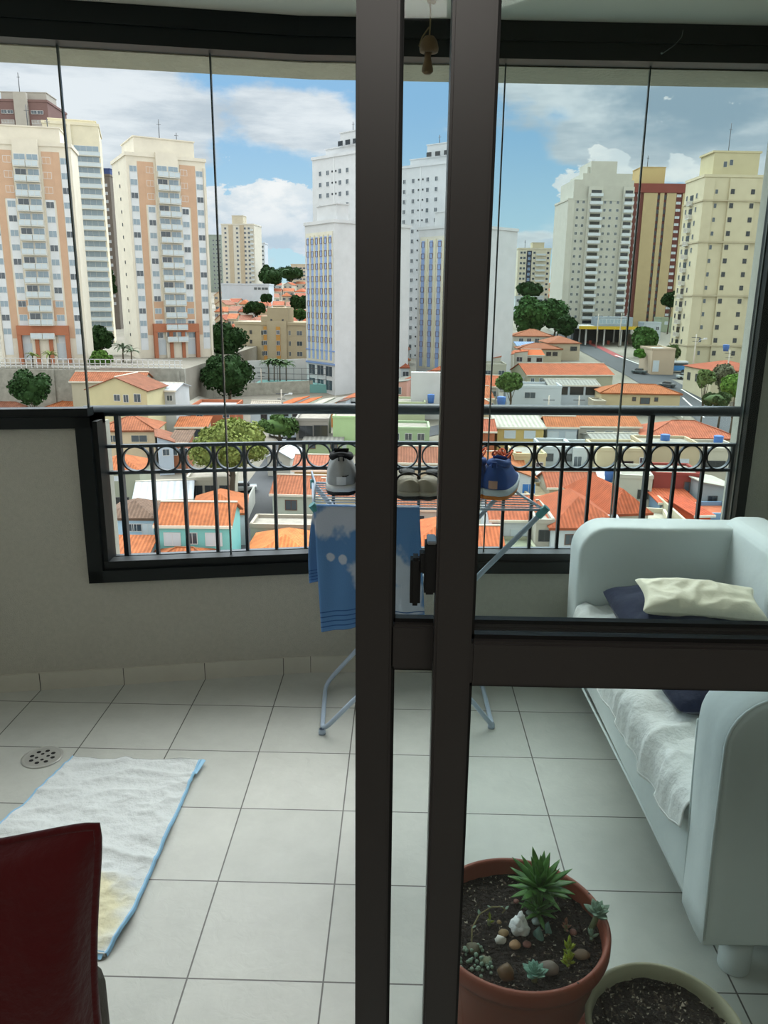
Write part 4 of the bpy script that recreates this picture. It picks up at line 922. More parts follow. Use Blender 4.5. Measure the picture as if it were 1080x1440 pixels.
def balcmb(mb, f, s, h, w, hh, mull, th):       # slab + railing panel
    sbox(mb, f, s-w/2, s+w/2, 0, th, h-0.18, h, 0)
    sbox(mb, f, s-w/2+0.05, s+w/2-0.05, th-0.08, th-0.03, h+0.05, h+hh, 1); sbox(mb, f, s-w/2, s+w/2, th-0.10, th, h+hh, h+hh+0.08, 0)
    for x in (s-w/2, s+w/2-0.06): sbox(mb, f, x, x+0.06, 0, th, h, h+hh, 0)
    for k in range(1, mull+1): x = s-w/2+w*k/(mull+1); sbox(mb, f, x-0.03, x+0.03, th-0.1, th, h, h+hh, 0)
WST['r'] = (M_slab, M_railg); WST['R'] = (M_wf, mat('white_balcony_front', 'c3ccd2', 0.6)); WST['f'] = (M_slab, mat('pale_brown_rail', 'a59c90', 0.6))

def tower(name, label, pxL, pyTop, Y, a, pxR, pxB=None, depth=18, wall='c9c3ae', zb=None, cat='apartment building', cap=0.6):
    a = R(a); P = at(pxL, pyTop, Y); u = (math.cos(a), math.sin(a)); v = (-math.sin(a), math.cos(a)); W = along(P, u, pxR)
    if pxB is not None:
        Q = P+Vector((u[0], u[1], 0))*W if pxB > pxR else P
        depth = along(Q, v, pxB)
    zb = T(Y)-2 if zb is None else zb; H = P.z-zb
    root = thing(name, label, cat, (P.x, P.y, zb), a); m_ = ext(wall)
    g = MB(); g.box(0, W, 0, depth, 0, H); g.build('wall', m_, root)
    if cap: g = MB(); g.box(-0.25, W+0.25, -0.25, depth+0.25, H-0.15, H+cap); g.build('parapet', m_, root)
    return root, W, depth, H
def strip(root, f, s0, s1, h0, h1, col, o=0.06, name='facade_panel', m=None):
    g = MB(); sbox(g, f, s0, s1, -0.05, o, h0, h1); return g.build(name, m or ext(col), root)
def roofbox(root, x0, x1, y0, y1, H, h, col, name='rooftop_block'):
    g = MB(); g.box(x0, x1, y0, y1, H, H+h); g.box(x0-0.2, x1+0.2, y0-0.2, y1+0.2, H+h, H+h+0.25); return g.build(name, ext(col), root)
def antenna(root, x, y, H, h, r=0.10):
    g = MB(); g.tube([(x,y,H),(x,y,H+h)], r, 5); g.tube([(x-0.5,y,H+h*0.8),(x+0.5,y,H+h*0.8)], r*0.6, 5); return g.build('antenna', M_dkf, root)

# --- the pair of cream towers with peach stripes and central balconies
def peach_tower(label, pxL, pyTop, Y, a, pxR, pxB, nf, rb):
    root, W, D, H = tower('residential_tower', label, pxL, pyTop, Y, a, pxR, pxB, 10, 'd6d0c1', PLAT); f = xf(0, W, D); S = lambda q: q*W
    FH = 2.88; top = H-3.3
    for q0, q1 in ((0.135, 0.215), (0.785, 0.865)): strip(root, f, S(q0), S(q1), 5.5, H-1.2, 'c3a38a')
    for q0, q1 in ((0.235, 0.36), (0.64, 0.765)): strip(root, f, S(q0), S(q1), 9.2, 13.5, 'c3a38a')
    for q0, q1 in ((0.0, 0.03), (0.97, 1.0)): strip(root, f, S(q0), S(q1), 0, H-1.5, 'd6d0c1', 0.35, 'corner_pier')
    for q0, q1 in ((0.035, 0.13), (0.235, 0.335), (0.665, 0.765), (0.87, 0.965)): strip(root, f, S(q0), S(q1), 2.0, H-2.5, 'd3d8dc', 0.05, 'white_panel')
    for q0, q1 in ((0.215, 0.335), (0.665, 0.785)): strip(root, f, S(q0), S(q1), H-10.5, H-1.2, 'c3a38a', 0.09)
    strip(root, f, S(0.36), S(0.64), 0, H+1.0, 'd6d0c1', 0.8, 'balcony_bay')
    wins, bal, doors = [], [], []
    for k in range(nf):
        h = top-FH*k
        if h < 4: break
        for q in (0.083, 0.285, 0.715, 0.917): wins.append((S(q), h-0.2, 1.5, 1.2))
        for q in (0.43, 0.57): bal.append((S(q), h-1.0, S(0.135), 1.05)); doors.append((S(q), h-0.9, S(0.118), 2.25))
    put(root, f, 0, W, D, wins[0::3]+wins[1::3], 'window', 'l'); put(root, f, 0, W, D, wins[2::3], 'window', 'd')
    f2 = lambda s, o, h: f(s, o+0.8, h)
    put(root, f2, 0, W, D, bal, 'balcony', 'r', 1, balcmb, th=1.3); put(root, f2, 0, W, D, doors[0::4]+doors[1::4]+doors[3::4], 'balcony_door', 'l', 1); put(root, f2, 0, W, D, doors[2::4], 'balcony_door', 'd', 1)
    if pxB is not None: put(root, xf(2, W, D), 2, W, D, [(D*0.5, top-FH*k, 0.5, 0.6) for k in range(nf)], 'small_window', 'k', 0)
    # orange entrance frame
    g = MB(); sbox(g, f, S(0.2), S(0.8), 0, 1.2, 6.2, 8.2)
    for q in (0.2, 0.40, 0.56, 0.755): sbox(g, f, S(q), S(q)+S(0.045), 0, 1.2, 0, 6.3)
    g.build('entrance_frame', ext('a86e54'), root); put(root, f, 0, W, D, [(S(q), 0.8, S(0.12), 3.6) for q in (0.3, 0.5, 0.7)], 'ground_window', 's', 1)
    roofbox(root, S(0.12), S(0.88), 1, D-2, H+0.5, rb, 'd6d0c1'); antenna(root, S(0.5), 5, H+rb, 5.5); antenna(root, S(0.72), 5, H+rb, 3)
    return root
peach_tower('leftmost cream tower with peach stripes and stacked central balconies, cut by the photo edge', -30, 200, 172, 14, 99, None, 17, 3.0)
peach_tower('cream tower with peach stripes and central balconies standing right of the leftmost one', 176, 217, 193, 30, 288, 157, 17, 3.6)
# --- cream tower with horizontal balconies between them
root, W, D, H = tower('residential_tower', 'tall plain cream tower with long bluish balconies up its right side', 59, 172, 250, 18, 138, None, 20, 'd6cfb8', PLAT); f = xf(0, W, D)
strip(root, f, W*0.44, W*0.50, 0, H, 'd9d3bf', 0.9, 'pier'); n = 21
put(root, f, 0, W, D, [(W*0.75, H-7.2-3.0*k, W*0.44, 1.5) for k in range(n)], 'balcony_window', 'l', 3)
put(root, f, 0, W, D, [(W*0.76, H-8.4-3.0*k, W*0.48, 1.0) for k in range(n)], 'balcony', 'r', 1, balcmb, th=1.4)
put(root, f, 0, W, D, [(W*q, H-8-3.0*k, 0.8, 0.8) for k in range(n) for q in (0.2, 0.34)], 'window', 'k', 0)
roofbox(root, W*0.1, W*0.95, 2, D-3, H, 1.5, 'd6cfb8')
# --- brown tower with grey core behind
root, W, D, H = tower('residential_tower', 'brown and grey tower rising behind the leftmost cream tower', -30, 141, 300, 4, 66, None, 20, '79615e', T(300)); f = xf(0, W, D)
strip(root, f, W*0.53, W*0.72, 0, H+2.5, 'a8a49c', 1.4, 'core')
strip(root, f, W*0.30, W*0.5, 0, H-6, 'a39d98', 0.3, 'grey_bay'); strip(root, f, W*0.75, W*0.93, 0, H-6, 'a39d98', 0.3, 'grey_bay')
put(root, f, 0, W, D, [(W*q, H-4-3.1*k, 1.9, 1.0) for k in range(9) for q in (0.36, 0.45, 0.80, 0.89)], 'window', 'd', 1, th=0.4); roofbox(root, W*0.3, W*0.97, 2, 12, H, 3.2, 'a8a49c'); antenna(root, W*0.55, 4, H+3, 7, 0.15)
# --- narrow dark tower in the gap
root, W, D, H = tower('residential_tower', 'narrow grey-brown tower with a blue roof box in the gap between cream towers', 142, 247, 330, 0, 154, None, 14, '756f68'); f = xf(0, W, D)
put(root, f, 0, W, D, [(W*0.5, H-4-3.0*k, 0.9, 1.0) for k in range(16)], 'window', 's', 0); roofbox(root, 0, W*0.98, 1, 10, H, 2.6, '4a5a86')
root, W, D, H = tower('residential_tower', 'sliver of pale striped tower just left of the second peach-striped tower', 153.5, 270, 335, 0, 162, None, 14, 'c5cbd0'); f = xf(0, W, D)
put(root, f, 0, W, D, [(W*0.5, H-4-2.9*k, W*0.75, 1.1) for k in range(15)], 'window', 'd', 0)
# --- distant white tower and its neighbours
root, W, D, H = tower('residential_tower', 'distant slim off-white tower with a square tank box on top, left of the big cloud', 311, 316, 560, -6, 357, None, 18, 'c9c6ba'); f = xf(0, W, D)
for q in (0.22, 0.56): strip(root, f, W*q, W*q+W*0.13, 0, H, 'b5a892', 0.2)
put(root, f, 0, W, D, [(W*q, H-3-2.9*k, 1.4, 1.3) for k in range(16) for q in (0.12, 0.28, 0.48, 0.72, 0.84)], 'window', 'd', 0); roofbox(root, W*0.28, W*0.62, 4, 12, H, 6, 'b9b2a0')
put(root, f, 0, W, D, [(W*0.93, H-4-2.9*k, 2.2, 1.0) for k in range(16)], 'balcony', 'r', 0, balcmb, th=1.2)
root, W, D, H = tower('residential_tower', 'lower white wing with dark window rows right of the distant slim tower', 357, 342, 592, 0, 372, None, 14, 'bfc6ce'); f = xf(0, W, D)
put(root, f, 0, W, D, [(W*0.5, H-3-2.9*k, W*0.8, 1.2) for k in range(12)], 'window', 'd', 3)
root, W, D, H = tower('residential_tower', 'distant grey-green tower half hidden by the second peach-striped tower', 288, 331, 600, 0, 311, None, 14, '8f9a92'); f = xf(0, W, D)
put(root, f, 0, W, D, [(W*q, H-4-3.0*k, 1.2, 1.2) for k in range(12) for q in (0.5, 0.7, 0.9)], 'window', 'd', 0)
# --- two white towers with small window grids
def white_tower(label, pxL, py, Y, a, pxR, nfl, sideup):
    root, W, D, H = tower('residential_tower', label, pxL, py, Y, a, pxR, None, 14, 'c6c9cc'); f = xf(0, W, D)
    it = []; sm = []
    for k in range(nfl):
        h = H-4.5-2.9*k
        for q in (0.16, 0.31, 0.55, 0.69): it.append((W*q, h, 0.95, 1.15))
        for q in (0.40, 0.47): sm.append((W*q, h+0.6, 0.35, 0.35))
    put(root, f, 0, W, D, it, 'window', 'd', 1); put(root, f, 0, W, D, sm, 'small_window', 'k', 0)
    put(root, xf(1, W, D), 1, W, D, [(D*q, H-4.5-2.9*k, 0.95, 1.15) for k in range(nfl) for q in (0.3, 0.6)], 'side_window', 'd', 1)
    g = MB(); sbox(g, f, W*0.42, W*0.44, 0, 0.05, 2, H); g.build('downpipe', M_wf, root)
    roofbox(root, W*0.22, W*0.95, 1.0, D-1, H, 2.2, 'c6c9cc'); roofbox(root, W*0.48, W*1.0, 1.5, D-1, H+2.2, 3.6, 'c6c9cc'); roofbox(root, W*0.8, W*0.98, 3, 7, H+5.8, 1.8, 'c6c9cc')
    put(root, xf(0, W, D), 0, W, D, [(W*q, H+2.4, 1.6, 1.1) for q in (0.56, 0.70, 0.84)], 'terrace_window', 'k', 0)
    antenna(root, W*0.6, 4, H+5.8, 3); antenna(root, W*0.9, 4, H+7.5, 4)
white_tower('white tower with a regular grid of small windows left of the left door stile', 439, 225, 238, -42, 512, 20, 0)
white_tower('white tower with small window grid seen in the gap between the two door stiles', 556, 238, 262, -38, 642, 20, 0)
# --- lower white blocks with blue-striped ends
def stripe_block(label, pxL, py, Y, a, pxR, pxB, ncol, grid):
    root, W, D, H = tower('office_block', label, pxL, py, Y, a, pxR, pxB, 14, 'c3c6c8', T(Y)-1, 'office building'); f = xf(0, W, D)
    base = 8.0 if grid else 3
    strip(root, f, W*0.05, W*0.95, base, H-2.0, 'cdcbbd', 0.12, 'striped_bay')
    for k in range(ncol):
        s = W*(0.12+0.76*k/(ncol-1)); wd = W*0.036
        strip(root, f, s-wd, s+wd, base+0.5, H-3, '8fa6cf', 0.18, 'blue_stripe')
        if k < ncol-1: s2 = s+W*0.38/(ncol-1); strip(root, f, s2-wd*0.35, s2+wd*0.35, base+0.5, H-2.6, 'd2cfb5', 0.3, 'cream_fin')
    n = int((H-base-4)/2.9)
    put(root, f, 0, W, D, [(W*(0.12+0.76*k/(ncol-1)), H-4.6-2.9*j, W*0.07, 1.2) for j in range(n) for k in range(ncol)], 'window', 'o', 0, th=0.25)
    if grid:
        put(root, f, 0, W, D, [(W*q, h, W*0.22, 2.4) for h in (1.2, 4.6) for q in (0.2, 0.5, 0.8)], 'ground_window', 'd', 1)
        g = MB(); sbox(g, f, 0, W, 0, 0.35, 7.4, 7.8); sbox(g, f, 0, W, 0, 0.25, 10.6, 10.9); g.build('blue_band', ext('7b93bd'), root)
    roofbox(root, W*0.3, W*0.95, D*0.05, D*0.2, H, 4.0, 'c3c6c8')
    return root
stripe_block('blue-striped white block with a blank side wall just left of the left door stile', 428.5, 317, 205, -52, 470, 577, 6, True)
stripe_block('blue-striped white block seen between the door stiles, blank wall right of them', 589, 323, 225, -48, 652, 728, 5, False)
g = MB(); P = gnd(575, 530); g.box(P.x, P.x+13, 170, 172, T(170), T(170)+10); tag(g.build('boundary_wall', ext('c4c6c6')), 'tall blank white wall below the striped block in the gap between stiles', 'wall')
# --- right-hand skyline
root, W, D, H = tower('residential_tower', 'distant cream tower with a dark glazed strip right of the blank white wall', 729, 350, 480, 0, 775, None, 16, 'c3bfad'); f = xf(0, W, D)
strip(root, f, W*0.27, W*0.42, 0, H-1, '3d4350', 0.15, 'dark_strip'); put(root, f, 0, W, D, [(W*0.345, H-3-2.9*k, 1.2, 1.3) for k in range(14)], 'stair_window', 'b', 0, th=0.25)
put(root, f, 0, W, D, [(W*0.70, H-3.5-2.9*k, W*0.3, 0.9) for k in range(14)], 'balcony', 'r', 0, balcmb, th=1.2); put(root, f, 0, W, D, [(W*q, H-2.6-2.9*k, 1.3, 1.2) for k in range(14) for q in (0.1, 0.2, 0.5, 0.92)], 'window', 'd', 0); roofbox(root, W*0.44, W*0.8, 2, 9, H, 3.5, 'b8b199'); antenna(root, W*0.22, 3, H, 5, 0.15)
root, W, D, H = tower('residential_tower', 'grey-white stepped tower with two columns of white balconies on the right skyline', 799, 281, 330, 4, 890, None, 20, 'b9b8ae'); f = xf(0, W, D)
nfl = 20
g = MB(); g.box(W*0.08, W, 0.4, D, H, H+7.5); g.box(W*0.22, W*0.98, 1.4, D, H+7.5, H+10.0); g.box(W*0.34, W*0.74, 2, D-2, H+10, H+14.5); g.box(W*0.30, W*0.36, 3, 6, H+10, H+12.5); g.build('stepped_top', ext('b9b8ae'), root)
for q0, q1, o in ((0.0, 0.10, 0.3), (0.30, 0.52, 0.9), (0.84, 1.0, 0.9)): strip(root, f, W*q0, W*q1, 0, H+(5 if q0 > .2 else 0), 'bfbeb4', o, 'facade_bay')
put(root, lambda s, o, h: f(s, o+0.9, h), 0, W, D, [(W*q, H+1.4-2.9*k, W*w_, 0.95) for k in range(nfl) for q, w_ in ((0.42, 0.19), (0.92, 0.14))], 'balcony', 'R', 0, balcmb, th=1.1)
put(root, lambda s, o, h: f(s, o+0.9, h), 0, W, D, [(W*q, H+2.5-2.9*k, W*w_, 1.1) for k in range(nfl) for q, w_ in ((0.42, 0.15), (0.92, 0.11))], 'balcony_opening', 'k', 1)
put(root, f, 0, W, D, [(W*q, H-1.2-2.9*k, 0.9, 1.0) for k in range(nfl) for q in (0.15, 0.24, 0.57, 0.66, 0.77)], 'window', 'd', 1)
root, W, D, H = tower('residential_tower', 'dark red-brown tower with tall beige panels behind the right skyline', 884, 262, 362, 2, 967, None, 20, '6d4540'); f = xf(0, W, D)
for q0, q1 in ((0.27, 0.50), (0.545, 0.615), (0.66, 0.82), (0.93, 1.0)): strip(root, f, W*q0, W*q1, 0, H-2.5, 'b8a682', 0.4, 'beige_panel')
put(root, f, 0, W, D, [(W*q, H-5-2.9*k, 0.8, 1.6) for k in range(20) for q in (0.522, 0.637)], 'slot_window', 'k', 0, th=0.2)
put(root, f, 0, W, D, [(W*q, H-4-2.9*k, 0.8, 0.9) for k in range(19) for q in (0.10, 0.18, 0.85, 0.89)], 'window', 's', 0); strip(root, f, -0.3, W+0.3, H-2.4, H+1.2, '844d46', 0.7, 'roof_band'); roofbox(root, W*0.22, W*0.64, 3, 14, H+1, 7, 'bfa97a'); antenna(root, W*0.35, 5, H+8, 5, 0.15)
K = 1.31
root, W, D, H = tower('residential_tower', 'large beige tower with horizontal mouldings at the right edge of the photo', 991, 248, 190*K, 3, 1110, 965, 20, 'c6bda2', T(190*K)-1); f = xf(0, W, D)
for q0, q1 in ((0.0, 0.12), (0.30, 0.62), (0.78, 1.0)): strip(root, f, W*q0, W*q1, 0, H-0.5, 'c6bda2', 0.6, 'facade_bay')
for h in (5.2, 14.0, 25.7, 37): h = H-h*K; g = MB(); g.box(-0.3, W+0.3, -0.95, 0, h, h+0.45); g.box(-0.3, 0, 0, D, h, h+0.45); g.build('moulding', ext('b5ab92'), root)
put(root, lambda s, o, h: f(s, o+0.6, h), 0, W, D, [(W*q, H-(3.6+2.95*k)*K, 1.0, 1.25) for k in range(13) for q in (0.34, 0.58)], 'window', 'k', 1); put(root, f, 0, W, D, [(W*0.16, H-(3.6+2.95*k)*K, 0.8, 1.2) for k in range(13)], 'window', 'w', 0)
put(root, xf(2, W, D), 2, W, D, [(D*0.42, H-(5+2.95*k)*K, 2.2, 2.2) for k in range(13)], 'balcony_opening', 'k', 1); put(root, xf(2, W, D), 2, W, D, [(D*0.42, H-(5.4+2.95*k)*K, 2.8, 1.1) for k in range(13)], 'balcony', 'f', 2, balcmb, th=1.0)
put(root, xf(2, W, D), 2, W, D, [(D*q, H-(4.2+2.95*k)*K, 1.0, 1.4) for k in range(13) for q in (0.15, 0.7)], 'window', 'w', 0)
g = MB(); g.box(W*0.12, W*0.66, 2, D-2, H+0.5, H+5.2*K); g.box(W*0.10, W*0.68, 1.8, D-1.8, H+5.2*K, H+5.6*K); g.build('rooftop_block', ext('beb595'), root)
put(root, lambda s, o, h: (s, 2-o, h), 0, W, D, [(W*0.26, H+2.2*K, 1.0, 1.5), (W*0.33, H+2.6*K, 1.0, 1.5)], 'window', 'w', 0); antenna(root, W*0.35, 6, H+5*K, 9)
# --- beige low-rise
root, W, D, H = tower('apartment_block', 'beige five-storey block with orange stair panels left of the striped block', 367, 456, 228, -4, 440, None, 14, 'b0a48a', T(228)-1); f = xf(0, W, D)
g = MB(); g.box(W*0.12, W*0.52, 0.2, 8, H, H+4.6); g.box(W*0.0, W*0.12, 0.2, 8, H, H+2.2); g.build('rooftop_block', ext('a99d84'), root)
strip(root, f, W*0.12, W*0.5, 0, H+1.0, 'b0a48a', 0.7, 'stair_bay')
for q0, q1 in ((0.06, 0.12), (0.30, 0.38)): strip(root, f, W*q0, W*q1, 0, H-0.6, 'bd8f50', 0.9, 'orange_panel')
put(root, lambda s, o, h: f(s, o+0.9, h), 0, W, D, [(W*q, H-2.7-2.9*k, 0.9, 1.1) for k in range(4) for q in (0.09, 0.34)], 'window', 'd', 1)
put(root, f, 0, W, D, [(W*q, H-2.9-2.9*k, w_, 1.2) for k in range(4) for q, w_ in ((0.02, .6), (0.55, .6), (0.74, 1.5), (0.92, 1.5))], 'window', 'w', 1); put(root, lambda s, o, h: (s, 0.2-o, h), 0, W, D, [(W*0.2, H+1.0, 0.4, 0.4), (W*0.42, H+1.0, 0.4, 0.4)], 'vent', 'k', 0)
root, W, D, H = tower('apartment_block', 'long low beige wing running back left of the five-storey beige block', 330, 455, 250, -6, 367, None, 16, 'aca38c', T(250)-1); f = xf(0, W, D)
put(root, f, 0, W, D, [(W*0.6, H-3-2.9*k, 0.6, 1.0) for k in range(4)], 'window', 'k', 0)
root, W, D, H = tower('warehouse', 'long low white building below the distant slim tower', 311, 400, 420, 0, 378, None, 16, 'bfc9d1', cat='building'); f = xf(0, W, D)
put(root, f, 0, W, D, [(W*q, H-2.5, 1.5, 1.2) for q in (0.72, 0.8, 0.88, 0.95)], 'window', 'd', 0)
root, W, D, H = tower('warehouse', 'low white building with a grey roof above the big trees on the right', 725, 417, 400, 0, 765, None, 12, 'b9c3c8', cat='building', cap=0.3); f = xf(0, W, D)
put(root, f, 0, W, D, [(W*q, H-2.5, 1.5, 1.2) for q in (0.1, 0.3, 0.5, 0.7, 0.9)], 'window', 'd', 0)
root, W, D, H = tower('apartment_block', 'hazy cream apartment building on the ridge beside the striped block', 409, 372, 800, 0, 432, None, 20, 'bcae9a'); f = xf(0, W, D)
put(root, f, 0, W, D, [(W*q, H-4-3.4*k, 2.5, 1.4) for k in range(6) for q in (0.2, 0.4, 0.6, 0.8)], 'window', 'd', 0)

# ------------------------------------------------------------------ houses
def slope(g, pts, mi=0):
    p0, p1 = Vector(pts[0]), Vector(pts[1]); u = (p1-p0).normalized(); n = u.cross(Vector(pts[2])-p0).normalized(); v = n.cross(u)
    g.quad(pts, mi, [((Vector(p)-p0).dot(u), (Vector(p)-p0).dot(v)) for p in pts])
ORANGE, BRIGHT, DULL, BROWN = 'a8694b', 'b66e45', '96634d', '7a6455'
def roofmesh(kind, W, D, H, rh, o=0.45):
    g = MB(); x0, x1, y0, y1 = -o, W+o, -o, D+o; k = rh*o/(D/2) if kind in ('gx', 'hip') else rh*o/(W/2)
    if kind == 'gx':
        ym = D/2; slope(g, [(x0,y0,H-k),(x1,y0,H-k),(x1,ym,H+rh),(x0,ym,H+rh)]); slope(g, [(x1,y1,H-k),(x0,y1,H-k),(x0,ym,H+rh),(x1,ym,H+rh)])
    elif kind == 'gy':
        xm = W/2; slope(g, [(x0,y1,H-k),(x0,y0,H-k),(xm,y0,H+rh),(xm,y1,H+rh)]); slope(g, [(x1,y0,H-k),(x1,y1,H-k),(xm,y1,H+rh),(xm,y0,H+rh)])
    elif kind == 'hip':
        k = 0.15
        if W >= D: r0_, r1_ = (D/2, D/2), (W-D/2, D/2)
        else: r0_, r1_ = (W/2, W/2), (W/2, D-W/2)
        A, B = (r0_[0], r0_[1], H+rh), (r1_[0], r1_[1], H+rh); P = [(x0,y0,H-k),(x1,y0,H-k),(x1,y1,H-k),(x0,y1,H-k)]
        if W >= D: slope(g, [P[0],P[1],B,A]); slope(g, [P[1],P[2],B]); slope(g, [P[2],P[3],A,B]); slope(g, [P[3],P[0],A])
        else: slope(g, [P[0],P[1],A]); slope(g, [P[1],P[2],B,A]); slope(g, [P[2],P[3],B]); slope(g, [P[3],P[0],A,B])
    elif kind == 'mf': slope(g, [(x0,y0,H-0.1),(x1,y0,H-0.1),(x1,y1,H+rh),(x0,y1,H+rh)])
    elif kind == 'ml': slope(g, [(x0,y1,H-0.1),(x0,y0,H-0.1),(x1,y0,H+rh),(x1,y1,H+rh)])
    elif kind == 'mr': slope(g, [(x1,y0,H-0.1),(x1,y1,H-0.1),(x0,y1,H+rh),(x0,y0,H+rh)])
    return g
def house(label, x1, y1, x2, h, a, D, roof='gx', rh=1.6, wall='c9c3b0', rc=ORANGE, wins=(), Y=None, z0=None, rmat=None, side='c', cat='house', name='house', over=0.4, ridge=False, group=None):
    if rc == 'x': rc = '9a968c'
    Y = Y or solve_Y(x1, y1, h); P = at(x1, y1, Y); a = R(a); u = (math.cos(a), math.sin(a)); W = max(2.0, along(P, u, x2)); zb = (T(Y)-2.0 if z0 is None else z0); H = P.z-zb
    root = thing(name, label, cat, (P.x, P.y, zb), a, group); wm = ext(wall); g = MB(); g.box(0, W, 0, D, 0, H)
    if roof == 'gx': 
        for x in (0.0, W): g.quad([(x,0,H),(x,D,H),(x,D/2,H+rh)] if x else [(x,D,H),(x,0,H),(x,D/2,H+rh)])
    if roof == 'gy':
        for y in (0.0, D): g.quad([(0,y,H),(W,y,H),(W/2,y,H+rh)] if y == 0 else [(W,y,H),(0,y,H),(W/2,y,H+rh)])
    if roof == 'mf': g.quad([(0,D,H),(0,0,H),(0,D,H+rh)]); g.quad([(W,0,H),(W,D,H),(W,D,H+rh)]); g.quad([(W,D,H),(0,D,H),(0,D,H+rh),(W,D,H+rh)])
    if roof == 'ml': g.quad([(0,0,H),(W,0,H),(W,0,H+rh)]); g.quad([(W,D,H),(0,D,H),(W,D,H+rh)]); g.quad([(W,0,H),(W,D,H),(W,D,H+rh),(W,0,H+rh)])
    if roof == 'mr': g.quad([(0,0,H),(W,0,H),(0,0,H+rh)]); g.quad([(W,D,H),(0,D,H),(0,D,H+rh)]); g.quad([(0,D,H),(0,0,H),(0,0,H+rh),(0,D,H+rh)])
    g.build('wall', wm, root)
    rm = rmat or tiles(rc)
    if roof == 'flat':
        g = MB(); g.box(-0.1, W+0.1, -0.1, 0.25, H, H+rh); g.box(-0.1, W+0.1, D-0.25, D+0.1, H, H+rh); g.box(-0.1, 0.25, 0, D, H, H+rh); g.box(W-0.25, W+0.1, 0, D, H, H+rh); g.build('parapet', wm, root)
        g = MB(); g.box(0.2, W-0.2, 0.2, D-0.2, H, H+0.08); g.build('roof', rmat or stained(rc if rc != ORANGE else '9a968c'), root)
    else:
        o = roofmesh(roof, W, D, H+0.10, rh, over).build('roof', rm, root); md = o.modifiers.new('t', 'SOLIDIFY'); md.thickness = 0.14; md.offset = -1
        g = MB()
        if roof in ('gx', 'hip', 'mf'): g.box(-over, W+over, -over-0.08, -over+0.02, H-0.28, H+0.02)
        if roof == 'gx': g.tube([(-over, D/2, H+rh+0.14), (W+over, D/2, H+rh+0.14)], 0.12, 6)
        if roof == 'gy': g.tube([(W/2, -over, H+rh+0.14), (W/2, D+over, H+rh+0.14)], 0.12, 6)
        if roof == 'hip' and W >= D:
            for p, q in (((-over,-over,H),(D/2,D/2,H+rh+0.1)), ((W+over,-over,H),(W-D/2,D/2,H+rh+0.1)), ((D/2,D/2,H+rh+0.1),(W-D/2,D/2,H+rh+0.1))): g.tube([p, q], 0.11, 5)
        if g.f: g.build('eaves_and_ridge', ext('d6d0c2') if roof != 'hip' else tiles(rc), root)
    for w_ in wins:
        sd, q, drop, ww, hh, st = w_
        f = xf(sd, W, D); span = W if sd == 0 else D
        if st == 'D': put(root, f, sd, W, D, [(span*q, 1.9+H-drop-hh-1.9, ww, hh)], 'door', 'k', 0)
        elif st == 'B': put(root, f, sd, W, D, [(span*q, H-drop-hh, ww, hh)], 'door', 'B', 1)
        else: put(root, f, sd, W, D, [(span*q, H-drop-hh, ww, hh)], 'window', st, 1)
    root['_W'] = W; root['_H'] = H; root['_D'] = D
    return root
def W2(n, drop=1.0, w=1.4, h=1.1, st='d', u0=0.2, u1=0.8, sd=0): return [(sd, u0+(u1-u0)*(k/(n-1) if n > 1 else 0.5), drop, w, h, st) for k in range(n)]
ZINC = mat('corrugated_zinc', 'c3cbd3', 0.45, 0.15, 0.7, spec=0.5); ZINC = tiles('bcc4ca', 0.9, 0.15, 'zinc'); FIB = tiles('97968f', 0.8, 0.3, 'fibre'); FIBL = tiles('b5b2a6', 0.8, 0.25, 'fibrel')
hs = house
# ---- below the handrail, left
hs('big cream house with a long orange roof right behind the left end of the handrail', 138, 605, 217, 6.0, 6, 9, 'hip', 1.9, 'c8b89c', ORANGE, W2(2, 0.9, 2.6, 1.1, 'w', .25, .72)+[(1,.5,1.5,1,1,'d')])
hs('narrow house with pale blue side wall right of the big cream house', 222, 622, 243, 5.5, 18, 9, 'mr', 1.0, 'b3c0d0', DULL, W2(1, 1.2, 1, 1, 'd'))
hs('brick-red two-storey house under a dull brown roof beside the yellow-green tree', 238, 622, 262, 5.2, 4, 6, 'mf', 0.9, '98664e', BROWN, W2(2, 1.0, 1.3, 1.1, 'd'))
hs('small orange-roofed terrace with dark openings behind the yellow-green tree', 248, 600, 290, 3.4, 4, 5, 'mf', 1.1, 'a99f8b', BRIGHT, W2(2, 0.6, 2.2, 1.3, 'k'))
hs('grey-green house with a hipped orange roof at the left end of the railing', 126, 661, 196, 6, 4, 7.5, 'hip', 1.5, '9ba08f', BRIGHT, [(0,.55,.9,1.6,.6,'s'),(0,.55,4.0,2.6,1.3,'k')])
hs('white house with bluish corrugated metal gable roof', 190, 703, 268, 3.6, 12, 10, 'gx', 1.3, 'ccd2d6', ORANGE, W2(2, 0.7, 1, 1, 's'), rmat=ZINC)
hs('pale blue house under an old patchy brown tile roof, lower left of the railing', 146, 727, 215, 6.2, 2, 6.5, 'hip', 1.2, 'abc8dc', BROWN, W2(2, 0.8, 1.0, .8, 'd', .50, .66)+[(0,.88,.8,1.2,2.0,'s'),(0,.4,4.2,1.4,1.1,'d'),(0,.65,4.2,1.6,1.1,'d')])
hs('turquoise two-storey house with a clean orange roof', 221, 738, 322, 6.2, 2, 7.0, 'gx', 1.6, '7dbfbd', BRIGHT, [(0,.2,.9,1.7,1.4,'s'),(0,.48,.9,1.0,1.2,'d'),(0,.78,.9,1.7,1.4,'s'),(0,.3,4.0,1.5,1.2,'d')])
hs('low orange-tiled roof under the pale blue house at the bottom left of the railing', 140, 798, 196, 3.2, 2, 6, 'mf', 1.5, 'a8b8bc', BRIGHT)
hs('low orange-tiled roof under the turquoise house at the bottom of the railing', 206, 794, 300, 3.2, 3, 5, 'hip', 1.0, '93b8c4', BRIGHT)
